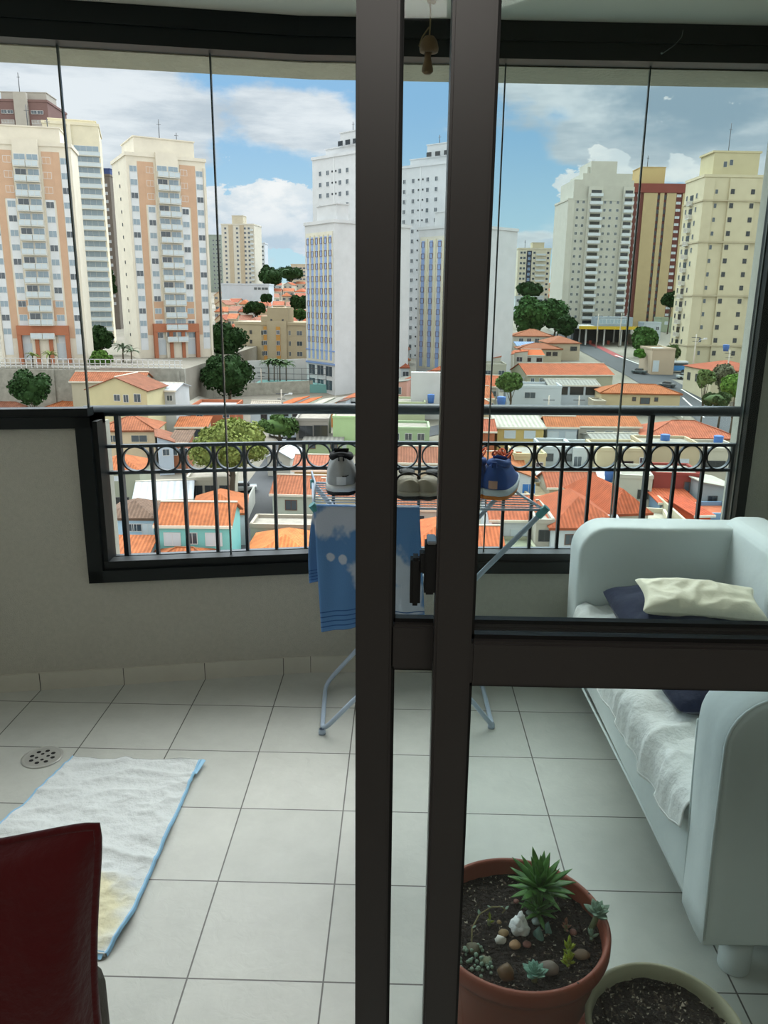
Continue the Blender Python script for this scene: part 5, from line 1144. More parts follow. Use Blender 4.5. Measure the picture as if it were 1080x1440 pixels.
hs('low whitewashed garage behind the white metal-roofed house, under the yellow-green tree', 262, 676, 330, 3.4, 6, 6, 'flat', 0.5, 'b9b5a6', 'x', W2(3, 0.8, 1.6, 1.7, 'k'))
hs('white-walled house with a hipped orange roof behind the turquoise house', 272, 722, 344, 4.4, 10, 9, 'hip', 1.6, 'c5ccd0', BRIGHT, [(1,.5,1.0,1.2,1.1,'d')])
hs('wide orange hipped roof at the bottom of the railing left of the towel', 338, 792, 450, 3.2, 0, 11, 'hip', 1.9, 'b0a590', 'd8834c')
hs('grey flat concrete roof above the wide orange hipped roof', 352, 742, 440, 3.3, 0, 4.5, 'flat', 0.5, 'a39d90', 'x')
hs('pale green-white house with a brown shutter window left of the airer', 383, 694, 470, 4.2, -2, 8.5, 'gx', 1.6, 'b4bdb0', ORANGE, [(0,.30,.9,1.5,1.3,'o')])
hs('yellow-walled house with white windows behind the grey running shoe', 414, 660, 462, 5.8, 0, 8, 'gx', 1.3, 'c5b886', 'b07058', W2(2, 0.8, 1.3, 1.2, 's'))
hs('modern grey house with big dark windows just under the handrail', 416, 592, 462, 6.0, 2, 9, 'flat', 0.5, '8e8c86', 'x', [(0,.30,.9,2.4,2.2,'k'),(0,.76,.8,2.4,2.6,'k')])
hs('light green building next to the left door stile under the handrail', 468, 588, 512, 6.6, 0, 9, 'flat', 0.4, 'a3c091', 'x', [(0,.3,4.6,1.4,.9,'s')])
hs('low light green house in front of the modern grey house', 428, 620, 480, 3.0, 0, 4, 'mf', 0.6, '9db18c', 'x', W2(2, 0.5, 1.2, .8, 'o'), rmat=FIB)
hs('low white house with a grey roof right of the yellow-green tree', 376, 642, 408, 3.3, -10, 7, 'gy', 1.0, 'bdbdb8', 'x', W2(1, 0.7, 1, 1, 'd'), rmat=ZINC)
hs('orange-roofed house partly hidden by the airer wires', 452, 698, 520, 4.2, 0, 8, 'gx', 1.5, 'c3b89c', ORANGE, W2(2, 0.8, 1.3, 1.1, 's'))
hs('cream house behind the towel with an orange roof', 470, 745, 560, 5.0, 0, 8, 'gx', 1.6, 'c7ccc8', BRIGHT, W2(2, 1.0, 1.4, 1.1, 'd'))
# ---- above the handrail, left
hs('cream gabled house below the tower terrace wall', 122, 547, 206, 4.0, -6, 9, 'gy', 2.2, 'c3bd98', DULL, [(0,.5,.9,1.1,1.1,'d'),(0,.65,.9,.9,1.3,'d'),(0,.84,.7,1.2,1.4,'d')], Y=143)
hs('wide orange-roofed house behind the cream gabled house', 100, 536, 200, 4.2, 4, 8, 'gx', 1.4, 'b9b3a0', ORANGE, Y=154)
hs('orange roof peeking over the parapet at the far left', -20, 572, 30, 3.5, 0, 8, 'hip', 1.4, 'b5ac98', DULL)
hs('orange hipped roof over the parapet left of the first glass joint', 58, 575, 118, 3.5, 3, 8, 'hip', 1.4, 'b5ac98', BRIGHT)
hs('orange hipped roof just above the handrail right of the first glass joint', 132, 577, 204, 4.0, 3, 9, 'hip', 1.5, 'b5ac98', BRIGHT)
hs('whitish ridged roof between the orange roofs above the handrail', 196, 567, 268, 3.6, -6, 10, 'gy', 1.3, 'b9b5ab', 'x', rmat=FIBL)
hs('white house with grey metal roof in front of the terrace railing', 206, 548, 246, 4.2, -4, 8, 'gx', 0.9, 'b6bbbd', 'x', W2(3, 1, 1, 1, 'd'), rmat=ZINC, Y=150)
hs('house with white parapet and terracotta front above the handrail left of centre', 268, 575, 330, 4.6, 2, 10, 'flat', 0.7, 'a8674c', 'c9cdd0', W2(2, 0.7, 1.2, 1.0, 'd'))
hs('pale blue row house with orange roof right of the round dark tree', 352, 575, 390, 4.0, -3, 6, 'gx', 1.2, 'b5c3cc', 'c0b7a9', W2(1, 0.9, 1.2, 1.1, 'k'))
for i, (x1, y1, x2, wl, rc_, lab, rm_) in enumerate(((388,570,409,'a5b8bc','c9703f','first row house right of the pale blue one, bright orange roof',None), (408,571,428,'b9c3b5','c9703f','second row house of the sloping row, bright orange roof with a white divider',None), (427,572,448,'a4c49a','x','row house with a pale grey-beige roof and a green front',FIBL), (446,570,468,'c0804c','x','row house with a grey roof and an orange front',FIB), (466,566,486,'a4acb4','7d6157','row house with a dark brown roof and a blue door',None), (484,560,506,'bcc2c6','b96d4a','last row house before the left door stile, orange roof with white edges',None))):
    hs(lab, x1, y1, x2, 4.4, -10, 13, 'ml', 0.5, wl, rc_, [(0,.5,.7,2.0,1.4,'B' if i == 4 else 'k')], rmat=rm_, over=0.15)
# gap and middle
for i, (x1, y1, x2, wl, rc_, lab, rm_) in enumerate(((548,538,572,'c09488','x','pink-fronted row house with a grey roof in the gap between the door stiles',FIB), (570,533,590,'bdb492','b2603f','cream row house with a long reddish roof in the gap between the door stiles',None), (588,528,608,'bdae86','a0614a','row house with a brownish roof third in the gap between the door stiles',None), (606,521,640,'c0b9a9','b96543','white and orange row house partly behind the middle door stile',None))):
    hs(lab, x1, y1, x2, 6.0, -12, 14, 'ml', 0.5, wl, rc_, [(0,.45,1.0,1.8,1.5,'d'),(0,.45,3.8,1.6,1.5,'s')], rmat=rm_, over=0.15)
hs('pale green low house right above the handrail in the gap', 548, 568, 598, 4.0, 0, 9, 'flat', 0.5, 'b4bd9c', 'x', W2(2, 0.8, 1.2, 1, 'd'))
hs('green-walled patio house just under the handrail in the gap', 545, 604, 604, 3.6, 0, 8, 'flat', 0.5, '9db592', 'x', W2(3, 0.7, 1.2, 1.2, 'd'))
hs('orange roof seen through the rings above the beige sandals', 560, 650, 640, 4.6, 0, 9, 'gx', 1.6, 'c2b09a', DULL, W2(2, 0.9, 1.3, 1.2, 's'))
hs('orange-roofed house low between the towel and the middle stile', 575, 770, 668, 3.8, 0, 10, 'hip', 1.8, 'b7aa94', 'd0764a')
hs('white house with orange roof behind the sandals', 540, 715, 640, 5.0, 2, 9, 'gx', 1.5, 'c9cbc6', ORANGE, W2(3, 0.9, 1.2, 1.2, 'd'))
# ---- right, above the handrail
hs('white-walled house with orange hipped roof right of the blank slab block', 722, 472, 778, 5.4, -3, 12, 'hip', 2.0, 'bdb8ae', ORANGE, W2(4, 0.9, 1.4, 1.3, 'd'))
hs('blocky cream house with white-speckled orange roof left of the filling station', 772, 482, 816, 5.5, 3, 14, 'hip', 1.8, 'b5a994', ORANGE, W2(2, 1.2, 2.0, 1.2, 'k'))
hs('low house with a small orange roof above the wide orange-roofed hall', 730, 490, 790, 4.5, 0, 10, 'hip', 1.4, 'b7ad98', ORANGE, W2(2, 1.0, 1.4, 1.1, 'k', .7, .85))
for x1, y1, x2, lab in ((684,504,704,'nearest of the three small orange-roofed row houses right of the middle stile'), (702,500,722,'middle of the three small orange-roofed row houses right of the middle stile'), (720,496,742,'right-hand of the three small orange-roofed row houses right of the middle stile')):
    hs(lab, x1, y1, x2, 5.2, -10, 12, 'ml', 0.5, 'bdbab0', 'bc6742', [(0,.5,1.2,1.6,1.3,'d')], over=0.15)
hs('white house with a bright orange roof above the wide orange-roofed hall', 738, 499, 764, 4.5, 2, 10, 'gx', 1.2, 'bfbfbb', 'd8713f', W2(2, 0.9, 1.5, 1.0, 'k'))
hs('house with a small blue-grey roof beside the orange row houses', 728, 486, 754, 4.5, 0, 7, 'mf', 0.8, 'bdb9b0', 'x', W2(2, 0.9, 1.2, 1.0, 'd'), rmat=tiles('8197bb', 0.8, 0.2, 'blueroof'))
hs('grey-white house with concrete roof just right of the middle stile', 680, 514, 712, 5.2, 0, 9, 'flat', 0.5, 'b0afa0', 'x', W2(2, 1.3, 1.5, 1.4, 'd'))
hs('low white annex with flat roof above the small tree', 695, 532, 740, 3.2, 0, 6, 'flat', 0.4, 'b8bbb9', 'x')
hs('wide orange-roofed hall with a cream gable wall', 742, 527, 862, 4.6, 8, 15, 'gx', 2.2, 'aaa894', 'bd6a48', W2(6, 0.9, 0.8, 1.8, 'd', .06, .55))
hs('white flat house with one wide window above the handrail on the right', 714, 545, 790, 5.2, -1, 8, 'flat', 0.6, 'c0c8ce', '8f8f8b', [(0,.42,1.0,2.4,1.3,'d')])
hs('white house with a long row of dark windows and grey roof above the handrail', 772, 541, 842, 5.0, 1, 9, 'gx', 0.8, 'bfc7cf', 'x', W2(3, 0.5, 3.0, 1.7, 'k', .25, .88), rmat=FIB)
hs('cream house with a long orange hipped roof above the handrail, right', 846, 552, 957, 4.8, -3, 9, 'hip', 1.5, 'c4b492', BRIGHT, [(0,.42,.9,.7,.8,'o'),(0,.56,1.0,2.0,1.3,'o'),(0,.70,.9,.7,.8,'o')])
hs('low grey and cream house left of the long orange hipped roof', 836, 566, 852, 3.4, 0, 6, 'flat', 0.4, 'aca391', 'x', W2(1, .7, 1, 1, 'd'))
hs('cream commercial building with a red tiled roof below the beige tower', 1002, 521, 1085, 7.5, 4, 16, 'hip', 1.8, 'bfb79c', 'ad5f45', W2(3, 1.6, 1.6, 1.8, 'k', .2, .8, 2)+W2(1, 1.6, 1.6, 1.6, 'k', .3, .3))
hs('pinkish white house with a bright curved white roof beside the junction', 918, 492, 950, 7.0, 0, 12, 'flat', 0.5, 'b9a792', 'e0e2e2', [(0,.2,3,1.6,3,'s')])
hs('orange roofed house behind the filling station', 878, 437, 948, 5.5, -2, 14, 'hip', 2.0, 'b3a898', 'ad684c', W2(3, .9, 1.4, 1.2, 'd'))
hs('long orange roof strip left of the dark red-brown tower base', 866, 425, 905, 5.5, -4, 14, 'gx', 1.8, 'b3a898', 'b2694c')
hs('pale green house beside the base of the beige tower', 930, 448, 968, 5.5, 0, 10, 'flat', 0.5, '9faa93', 'x', W2(2, 1.2, 1.4, 1.2, 's'))
hs('white shop building left of the pale green house', 906, 455, 930, 6.0, 0, 8, 'flat', 0.6, 'b5bfc6', 'x', W2(2, 1.2, 1.2, 1.2, 'd'))
hs('pink wall house below the grey-white tower', 804, 448, 836, 5.0, 0, 10, 'hip', 1.4, 'b3938a', 'ad684c', W2(2, 1.2, 1.2, 1, 'd'))
hs('yellow-orange house below the grey-white tower', 783, 452, 808, 4.5, 0, 10, 'flat', 0.5, 'c49a55', 'x', W2(2, 1.0, 1.2, 1, 'd'))
hs('orange-roofed house low on the right beyond the street', 1030, 540, 1075, 4.0, 0, 10, 'hip', 1.5, 'b3a898', 'ad684c')
# ---- right, under the handrail
hs('yellow house with two white windows under the handrail', 700, 600, 765, 5.8, 1, 8, 'mf', 1.0, 'c2ac70', 'x', W2(2, 0.7, 1.9, 1.3, 'R' if 0 else 's', .27, .7), rmat=FIBL)
hs('dull brick house right of the middle stile under the handrail', 664, 606, 696, 5.8, 0, 9, 'gx', 1.4, 'a8674c', 'ad5f45')
hs('white-blue house with small orange roof under the handrail', 770, 600, 812, 5.6, 0, 7, 'gx', 1.3, 'b3bec8', BRIGHT, W2(2, 0.9, 1.8, 1.6, 's'))
hs('white house with a blue awning under the handrail', 812, 606, 842, 4.6, 0, 6, 'flat', 0.5, 'aab4bd', 'x', W2(1, 0.9, 2.4, 1.2, 'd'))
hs('house with orange roof strip directly under the handrail, right of centre', 814, 599, 900, 5.6, 2, 9, 'gx', 1.4, 'b5b2a8', BRIGHT, W2(3, 0.9, 1.4, 1.1, 'd'))
hs('grey fibre-roofed shed house right of the white-blue house', 840, 624, 908, 4.6, 4, 10, 'gx', 0.9, 'a9a9a2', 'x', rmat=FIB)
hs('large reddish-orange hipped roof at the right end under the handrail', 908, 614, 1040, 4.8, -2, 12, 'hip', 2.0, 'c0b497', 'bb6c50', W2(3, 1.4, 1.2, 1.2, 'd'))
hs('orange-roofed house just behind the blue running shoes', 664, 662, 738, 4.6, 2, 11, 'gx', 1.8, 'c3bfb4', BRIGHT)
hs('cream house seen through the rings right of the blue running shoes', 724, 642, 768, 6.0, 2, 8, 'flat', 0.5, 'bdb490', 'x', W2(2, 0.9, 1.0, 1.3, 'd'))
hs('pale grey two-window house seen through the rings', 762, 632, 808, 5.5, 0, 8, 'flat', 0.5, 'b4bcc0', 'x', W2(2, 0.7, 1.6, 1.1, 'k'))
hs('white house with dark doorway seen through the rings', 806, 634, 842, 5.5, 0, 8, 'flat', 0.5, 'bcc2c4', 'x', W2(2, 0.9, 1.2, 1.6, 'd'))
hs('cream house with a square window seen through the rings right of centre', 840, 634, 908, 6.2, 0, 8, 'flat', 0.5, 'c3b799', 'x', [(0,.65,1.6,1.6,1.2,'k'),(0,.95,1.0,.8,.8,'d')])
hs('long weathered cream house with a dark and white shutter below the reddish roof', 906, 628, 986, 6.5, -1, 8, 'flat', 0.5, 'bcae92', 'x', [(0,.12,1.2,.6,1.4,'w'),(0,.68,1.9,2.2,1.5,'s')])
hs('cream house with a grey balcony at the right end of the rings', 984, 634, 1044, 6.0, 0, 8, 'flat', 0.5, 'b9b4a4', 'x', [(0,.4,1.6,3.0,1.6,'k')])
hs('white house with a blue shutter beside the blue running shoe', 724, 672, 752, 5.4, 4, 8, 'mr', 1.2, 'c3cad0', BRIGHT, [(0,.72,.9,1.8,2.6,'B')])
hs('long low shed with a white arched roof', 762, 676, 858, 3.6, 3, 8, 'gx', 0.7, 'bfc2c2', 'x', rmat=tiles('d0d2d0', 1.2, 0.1, 'whiteroof'))
hs('beige terrace house in front of the white arched shed', 745, 702, 800, 3.2, 6, 8, 'flat', 0.5, 'c1ab88', 'bdae92')
hs('small orange-roofed house behind the big orange roofs', 772, 685, 842, 4.4, 2, 7, 'gx', 1.4, 'bcb4a4', 'b5664a')
hs('white house with an orange roof under the blue running shoes', 692, 730, 756, 5.8, 2, 9, 'gx', 1.7, 'c9cdd2', 'c26c4c', [(0,.6,1.2,1.8,1.5,'s')])
hs('low orange roof at the bottom right of the middle stile', 655, 770, 706, 4.0, 2, 7, 'gx', 1.4, 'b9bdb4', 'cc7049')
hs('low house with a greenish flat roof under the airer leg', 700, 782, 758, 3.4, 2, 6, 'flat', 0.4, 'a9ab95', '9aa08a', W2(2,.6,1,1,'d'))
hs('narrow grey house with stacked dark windows behind the airer leg', 754, 736, 772, 6.2, 0, 9, 'flat', 0.5, 'a9a499', 'x', [(0,.5,.8,1.2,1.2,'k'),(0,.5,3.2,1.4,1.6,'k')])
hs('white house with a large orange roof and a row of solar panels', 776, 741, 876, 6.0, 4, 12, 'hip', 2.4, 'c6ccd0', 'bb6545', [(0,.27,.9,1.1,1.1,'o'),(0,.70,.9,1.1,1.1,'o')])
hs('big orange-roofed house rising right of the solar-panel house', 862, 722, 912, 6.5, 12, 13, 'hip', 2.2, 'bdb9aa', 'b9603f')
hs('white stained house with a small window beyond the big orange roofs', 872, 672, 918, 6.0, -8, 8, 'flat', 0.5, 'b5b3a8', 'x', [(0,.75,1.6,1.4,1.2,'k')])
hs('dark red house with peeling white patches', 920, 668, 988, 6.2, -2, 7, 'flat', 0.4, '8e4640', 'x', [(0,.75,.9,1.4,1.2,'o')])
hs('small house with a flat orange-red roof and blue front', 928, 706, 978, 4.0, 4, 6, 'mf', 0.8, '7d97af', 'cf6a48', [(0,.2,.6,1.2,1.2,'s'),(0,.6,.8,1.4,1.8,'k')])
hs('bright orange-red box house above the sofa', 978, 724, 1000, 4.4, 10, 7, 'mf', 0.4, 'bf5434', 'c55a3a')
hs('grey house with a sloping white roof at the right end of the railing', 988, 688, 1040, 5.4, 6, 8, 'mr', 1.0, '8f979b', 'x', [(0,.3,1.0,1.2,2.0,'k')], rmat=FIBL)
hs('blue-walled house low at the right end of the railing', 986, 728, 1046, 3.6, 4, 6, 'flat', 0.6, '7b98b5', 'b5694c')
hs('cream walled yard house at the bottom right behind the sofa', 880, 748, 950, 3.2, -10, 10, 'flat', 0.7, 'c4bda8', 'a9a596')
hs('pale blue low house at the very bottom right behind the sofa', 990, 770, 1046, 3.0, 4, 6, 'flat', 0.5, '93a9bb', 'a5674c')
sh = [o for o in bpy.data.objects if o.get('label', '').startswith('white house with a large orange roof and a row')][0]
W_, H_ = sh['_W'], sh['_H']
for k in range(4):
    g = MB(); x = W_*0.22+k*1.55; g.quad([(x,0.3,H_+0.35),(x+1.45,0.3,H_+0.35),(x+1.45,1.7,H_+0.93),(x,1.7,H_+0.93)]); o = g.build('solar_panel', M_glassl, sh); md = o.modifiers.new('t','SOLIDIFY'); md.thickness = 0.08

# ---- walls, canopy, fences
def wallrun(label, pts, h, t, col, z=None, name='boundary_wall'):
    g = MB(); P = [gnd(*p) if z is None else onz(p[0], p[1], z) for p in pts]
    for a, b_ in zip(P, P[1:]):
        d = (b_-a); d.z = 0; d.normalize(); n = Vector((-d.y, d.x, 0))*t/2
        za, zb_ = a.z, b_.z; i = len(g.v)
        g.v += [tuple(a+n-Vector((0,0,1))), tuple(a-n-Vector((0,0,1))), tuple(b_-n-Vector((0,0,1))), tuple(b_+n-Vector((0,0,1))), tuple(a+n+Vector((0,0,h))), tuple(a-n+Vector((0,0,h))), tuple(b_-n+Vector((0,0,h))), tuple(b_+n+Vector((0,0,h)))]
        for q in ((0,1,2,3),(7,6,5,4),(0,4,5,1),(1,5,6,2),(2,6,7,3),(3,7,4,0)): g.f.append(tuple(i+k for k in q)); g.m.append(0); g.smooth.append(False)
    return tag(g.build(name, stained(col) if 'white' not in label else ext(col)), label, 'wall')
g = MB(); g.box(-62, -44.5, 162.6, 163.6, -27, PLAT+0.3); g.box(-160, -62, 162.6, 163.6, -27, PLAT-0.2)
for k in range(9): x = -150+k*13; g.box(x, x+0.5, 162.2, 162.7, -27, PLAT-0.2)
tag(g.build('retaining_wall', stained('9d9c93')), 'long grey concrete retaining wall under the two cream peach-striped towers', 'wall')
fen = thing('terrace_fence', 'pale railing along the top of the retaining wall below the cream towers', 'fence', (0,0,0)); g = MB()
for z in (0.4, 1.0, 1.9): g.box(-150, -45, 163.0, 163.15, PLAT+z, PLAT+z+0.1)
g.build('rail', M_wf, fen); g = MB()
for k in range(96): x = -150+k*1.1; g.box(x, x+0.12, 163.0, 163.12, PLAT, PLAT+2.0)
o = g.build('picket', M_wf, fen); o['kind'] = 'stuff'
wallrun('long smooth white wall in front of the beige five-storey block', [(345, 540), (440, 536)], 6.0, 0.4, 'c6c9c8')
wallrun('low pale wall along the alley beside the white hipped-roof house', [(326, 775), (358, 708)], 2.6, 0.25, 'c9cdc9')
wallrun('stepped grey wall behind the row houses left of the left stile', [(300, 560), (352, 556), (440, 552)], 3.0, 0.3, 'a8a79c')
wallrun('long cream wall sloping down towards the sofa', [(885, 700), (960, 775)], 4.0, 0.3, 'cfc8b0')
wallrun('grey boundary wall by the street junction on the right', [(880, 480), (945, 505)], 3.2, 0.3, 'b0a892')
wallrun('curving pale kerb wall along the road near the handrail', [(880, 545), (960, 592)], 0.8, 0.3, 'b8b5aa')
# sports court
P = gnd(408, 552); crt = thing('sports_court', 'small teal court behind a tall wire fence below the white wall', 'sports court', (P.x, P.y, T(P.y)+2)); g = MB(); g.box(-9, 11, 0, 10, -4, 0.1); g.build('surface', ext('6f9c98'), crt)
g = MB()
for k in range(11): g.box(-9+2*k-0.05, -9+2*k+0.05, -0.05, 0.05, 0, 4.0)
for z in (1.3, 2.6, 4.0): g.box(-9, 11, -0.04, 0.04, z-0.05, z+0.05)
g.build('fence', M_dkf, crt)
# filling station
P = gnd(812, 486); fs = thing('filling_station', 'filling station with a white and yellow canopy by the street junction', 'filling station', (P.x, P.y, T(P.y)), R(2)); L_ = along(P, (1, 0), 905)
g = MB(); g.box(0, L_, -1, 14, 6.0, 6.5); g.box(L_*0.05, L_*0.28, 4, 12, 6.5, 7.1); g.build('canopy', ext('c9c9c4'), fs)
g = MB(); g.box(-0.1, L_*0.98, -1.15, -0.9, 5.9, 7.0); g.build('yellow_fascia', mat('yellow_fascia', 'c9ab2c', 0.5), fs)
for q in (0.12, 0.40, 0.66, 0.92): g = MB(); g.box(L_*q, L_*q+0.5, 1, 1.5, -1, 6); g.box(L_*q, L_*q+0.5, 10, 10.5, -1, 6); g.build('column', M_wf, fs)
g = MB(); g.box(L_*0.05, L_*0.95, 12, 16, -1, 5.5); g.build('shop_front', mat('dark_shop', '3b3f42', 0.6, 0.3, 0.5), fs); g = MB(); g.box(L_*0.45, L_*1.0, 14, 24, 6.5, 10.0); g.build('rear_building', ext('8c969d'), fs)
put(fs, lambda s, o, h: (s, 14-o, h), 0, 0, 0, [(L_*q, 7.6, 2.6, 1.5) for q in (.52,.64,.76,.88)], 'window', 'l', 1)
for k, q in enumerate((0.22, 0.5, 0.78)): g = MB(); g.box(L_*q, L_*q+0.9, 4, 4.7, -0.5, 1.7); g.build('fuel_pump', mat('pump_red','8c3b2e',0.5), fs)

# ---- water tanks
M_blue = mat('blue_tank', '3f68a5', 0.5, spec=0.4)
def tank(label, px, py, s, r=0.75, h=1.0, Y=None):
    Y = Y or solve_Y(px, py, s); p = at(px, py, Y); t = thing('water_tank', label, 'water tank', (p.x, p.y, p.z)); g = MB(); g.lathe([(r*0.82,-0.9),(r*0.85,-0.4),(r*0.97,0.0),(r,h*0.82),(r*0.98,h*0.85)], 20, cap=True); g.build('tank_body', M_blue, t)
    g = MB(); g.lathe([(r*1.05,h*0.84),(r*1.05,h*0.92),(r*0.6,h*1.02),(0,h*1.05)], 20); g.build('lid', M_blue, t)
tank('blue water tank among the roofs behind the round dark tree', 286, 522, 6, 1.0, 1.4); tank('blue water tank on the roofs in the gap between the door stiles', 606, 561, 5); tank('blue water tank just above the handrail right of the middle stile', 705, 565, 5.5, 0.9, 1.1)
tank('left of the two blue water tanks under the right part of the handrail', 935, 619, 6.2); tank('right of the two blue water tanks under the right part of the handrail', 1010, 621, 6.2); tank('blue water tank beside the white arched shed', 857, 668, 5.5, 0.7, 0.8); tank('small dark water tank on the roof below the beige tower', 1021, 489, 10.5, 0.8, .8)

# ---- vehicles
def car(label, px, py, rz, col, L_=4.2, Wd=1.75, Hh=1.45, kind='car'):
    p = gnd(px, py); t = thing(kind, label, kind, (p.x, p.y, T(p.y)+0.12), R(rz)); m_ = mat('paint_'+col, col, 0.3, spec=0.6, coat=0.5)
    bm = rbox_bm(L_, Wd, Hh*0.5, 0.15, 3); bmobj('body', bm, m_, t, (0,0,Hh*0.42))
    bm = rbox_bm(L_*0.56, Wd*0.88, Hh*0.42, 0.12, 3)
    for v in bm.verts:
        if v.co.z > 0: v.co.x *= 0.8; v.co.y *= 0.9
    c = bmobj('cabin', bm, M_glassk, t, (-0.1,0,Hh*0.80)); g = MB(); g.box(-L_*0.20, L_*0.18, -Wd*0.38, Wd*0.38, Hh*0.99, Hh*1.03); g.build('cabin_roof', m_, t)
    for x in (-L_*0.3, L_*0.3):
        for y in (-Wd*0.48, Wd*0.48): g = MB(); g.tube([(x,y-0.1,0.3),(x,y+0.1,0.3)], 0.32, 14); g.build('wheel', M_glassk, t)
car('dark car driving on the main street', 899, 526, -35, '3a4a4e'); car('silver car crossing in front of the blue bus', 962, 533, 2, 'a9b3b6'); car('dark grey car at the kerb below the blue bus', 938, 545, -30, '3c4448')
car('grey car parked in the alley beside the yellow-green tree trunks', 342, 692, 10, '9aa1a4'); car('dark car on the street behind the rings left of the shoes', 412, 626, 8, '3d4b57'); car('white pickup parked under the small green trees', 392, 616, -40, 'c9cdd0', 5.0, 1.9, 1.9, 'van')
car('white van with a blue front near the middle stile above the handrail', 682, 572, 0, 'bcc5cb', 5.6, 2.1, 2.6, 'van')
p = gnd(953, 527); bus = thing('bus', 'blue and white bus at the street junction', 'bus', (p.x, p.y+4, T(p.y+4)+0.2), R(4)); bmobj('body', rbox_bm(7.5, 2.5, 2.6, 0.2, 3), mat('bus_blue', '3f7fb8', 0.4, spec=0.5), bus, (0,0,1.7))
g = MB(); g.box(-3.6,3.6,-1.3,-1.24,1.9,2.6); g.build('window_band', M_glassk, bus); g = MB(); g.box(-3.7,3.7,-1.27,-1.2,2.62,2.95); g.box(-3.7,3.7,-1.2,1.2,2.98,3.1); g.build('white_roof_band', M_wf, bus)
for x in (-2.3, 2.3): g = MB(); g.tube([(x,-1.3,0.4),(x,-1.0,0.4)], 0.45, 14); g.build('wheel', M_glassk, bus)

# ---- street poles
M_conc = mat('concrete_pole', 'b3ada2', 0.9)
def pole(label, px, py, h, arm=False, r=0.16):
    p = gnd(px, py); t = thing('utility_pole', label, 'pole', (p.x, p.y, T(p.y))); g = MB(); g.tube([(0,0,-0.5),(0,0,h)], [r*1.3, r*0.8], 8); g.build('shaft', M_conc, t)
    g = MB(); g.box(-1.1,1.1,-0.08,0.08,h-0.9,h-0.75); g.box(-0.8,0.8,-0.08,0.08,h-1.9,h-1.78); g.build('crossarm', M_dkf, t)
    if arm: g = MB(); g.tube([(0,0,h*0.8),(0.8,-0.6,h*0.9),(1.8,-1.2,h*0.92)], 0.06, 6); g.box(1.6,2.3,-1.4,-1.0,h*0.91,h*0.94); g.build('street_light', M_wf, t)
pole('concrete utility pole by the corner of the filling station', 838, 490, 12); pole('utility pole at the right end of the filling station', 870, 488, 12, True); pole('tall utility pole at the street junction beside the bus', 971, 547, 14, True); pole('utility pole with crossarms in front of the cream commercial building', 1018, 562, 12)
pole('pole rising in front of the green trees left of the modern grey house', 397, 612, 9, True); pole('thin pole behind the teal court', 368, 553, 6); pole('pole between the yellow house and the white-blue house', 768, 622, 9); pole('pole right of the white-blue house under the handrail', 810, 622, 9); pole('pole standing left of the white van', 672, 590, 7)

# ------------------------------------------------------------------ trees
def tree(label, x0, x1, y0, y1, Y, col='2f4a26', col2='1a2e16', kind='tree', n=None, seed=1, zb=None, dens=1.0, trunk=True, name='tree'):
    rnd = random.Random(seed); xc, yc = (x0+x1)/2, (y0+y1)/2; c = at(xc, yc, Y); k = (Y/ray(xc, yc).y)/F_PX; rx = (x1-x0)/2*k; rz_ = (y1-y0)/2*k*1.0
    zb = T(Y) if zb is None else zb
    t = thing(name, label, 'tree' if name != 'shrub' else 'shrub', (c.x, c.y, zb)); m_ = mat('foliage_'+col, col, 0.85, 0.5, 0.9, col2=col2, spec=0.15); C_ = Vector((0, 0, c.z-zb))
    if trunk:
        g = MB(); g.tube([(0,0,-0.5),(0.1*rx,0,C_.z*0.5),(0,0,C_.z)], [0.05*rx+0.12,0.04*rx+0.09,0.05], 8)
        for a in range(4): q = C_+Vector((rx*0.5*math.cos(a*1.6), rx*0.5*math.sin(a*1.6), 0)); g.tube([(0.05*rx,0,C_.z*0.45), tuple(q)], [0.10,0.04], 6)
        g.build('trunk', mat('bark', '5e5548', 0.95), t)
    g = MB(); lobes = []
    nb = int(16*dens)+4; sc = 0.40
    for j in range(nb):
        d = Vector((rnd.gauss(0,1), rnd.gauss(0,1), rnd.gauss(0,1)+0.15)).normalized(); q = Vector((d.x*rx*0.66, d.y*rx*0.66, d.z*rz_*0.62)); rr = min(rx, rz_)*sc*(0.8+0.5*rnd.random()); lobes.append((C_+q, rr)); g.blob(tuple(C_+q), rr*0.78, 2, 0.22, 2.6, seed=seed+j)
    g.blob(tuple(C_), min(rx, rz_)*0.72, 2, 0.1, seed=seed, sq=(max(1, rx/rz_)*0.95, max(1, rx/rz_)*0.95, 1))
    # leaf tufts over every lobe
    nl_ = n or int(90*dens)
    ls = max(0.16, min(1.2, Y*0.0042))
    for (q, rr) in lobes:
        for _ in range(nl_):
            d = Vector((rnd.gauss(0,1), rnd.gauss(0,1), rnd.gauss(0,1)+0.2)).normalized(); p = q+d*rr*(0.86+0.22*rnd.random()); s = ls*(0.6+0.8*rnd.random())
            e1 = Vector((rnd.gauss(0,1), rnd.gauss(0,1), rnd.gauss(0,1))).normalized(); e2 = e1.cross(d+Vector((0.01,0.02,0.03))).normalized(); g.quad([p-e1*s*0.5, p+e2*s*0.45+d*s*0.2, p+e1*s*0.5, p-e2*s*0.45+d*s*0.2])
    g.build('foliage', m_, t); return t
tree('dark round tree in front of the retaining wall at the far left', 14, 73, 521, 568, 150, seed=2)
tree('dark tree between the two peach-striped cream towers', 124, 157, 459, 496, 200, seed=3, zb=PLAT); tree('lighter green bushes on the terrace left of the second peach-striped tower', 120, 160, 494, 514, 175, '5f7f38', '3a5a28', seed=4, zb=PLAT, trunk=False)
tree('tall dark tree sliver in the gap left of the second peach-striped tower', 150, 162, 372, 430, 310, seed=5)
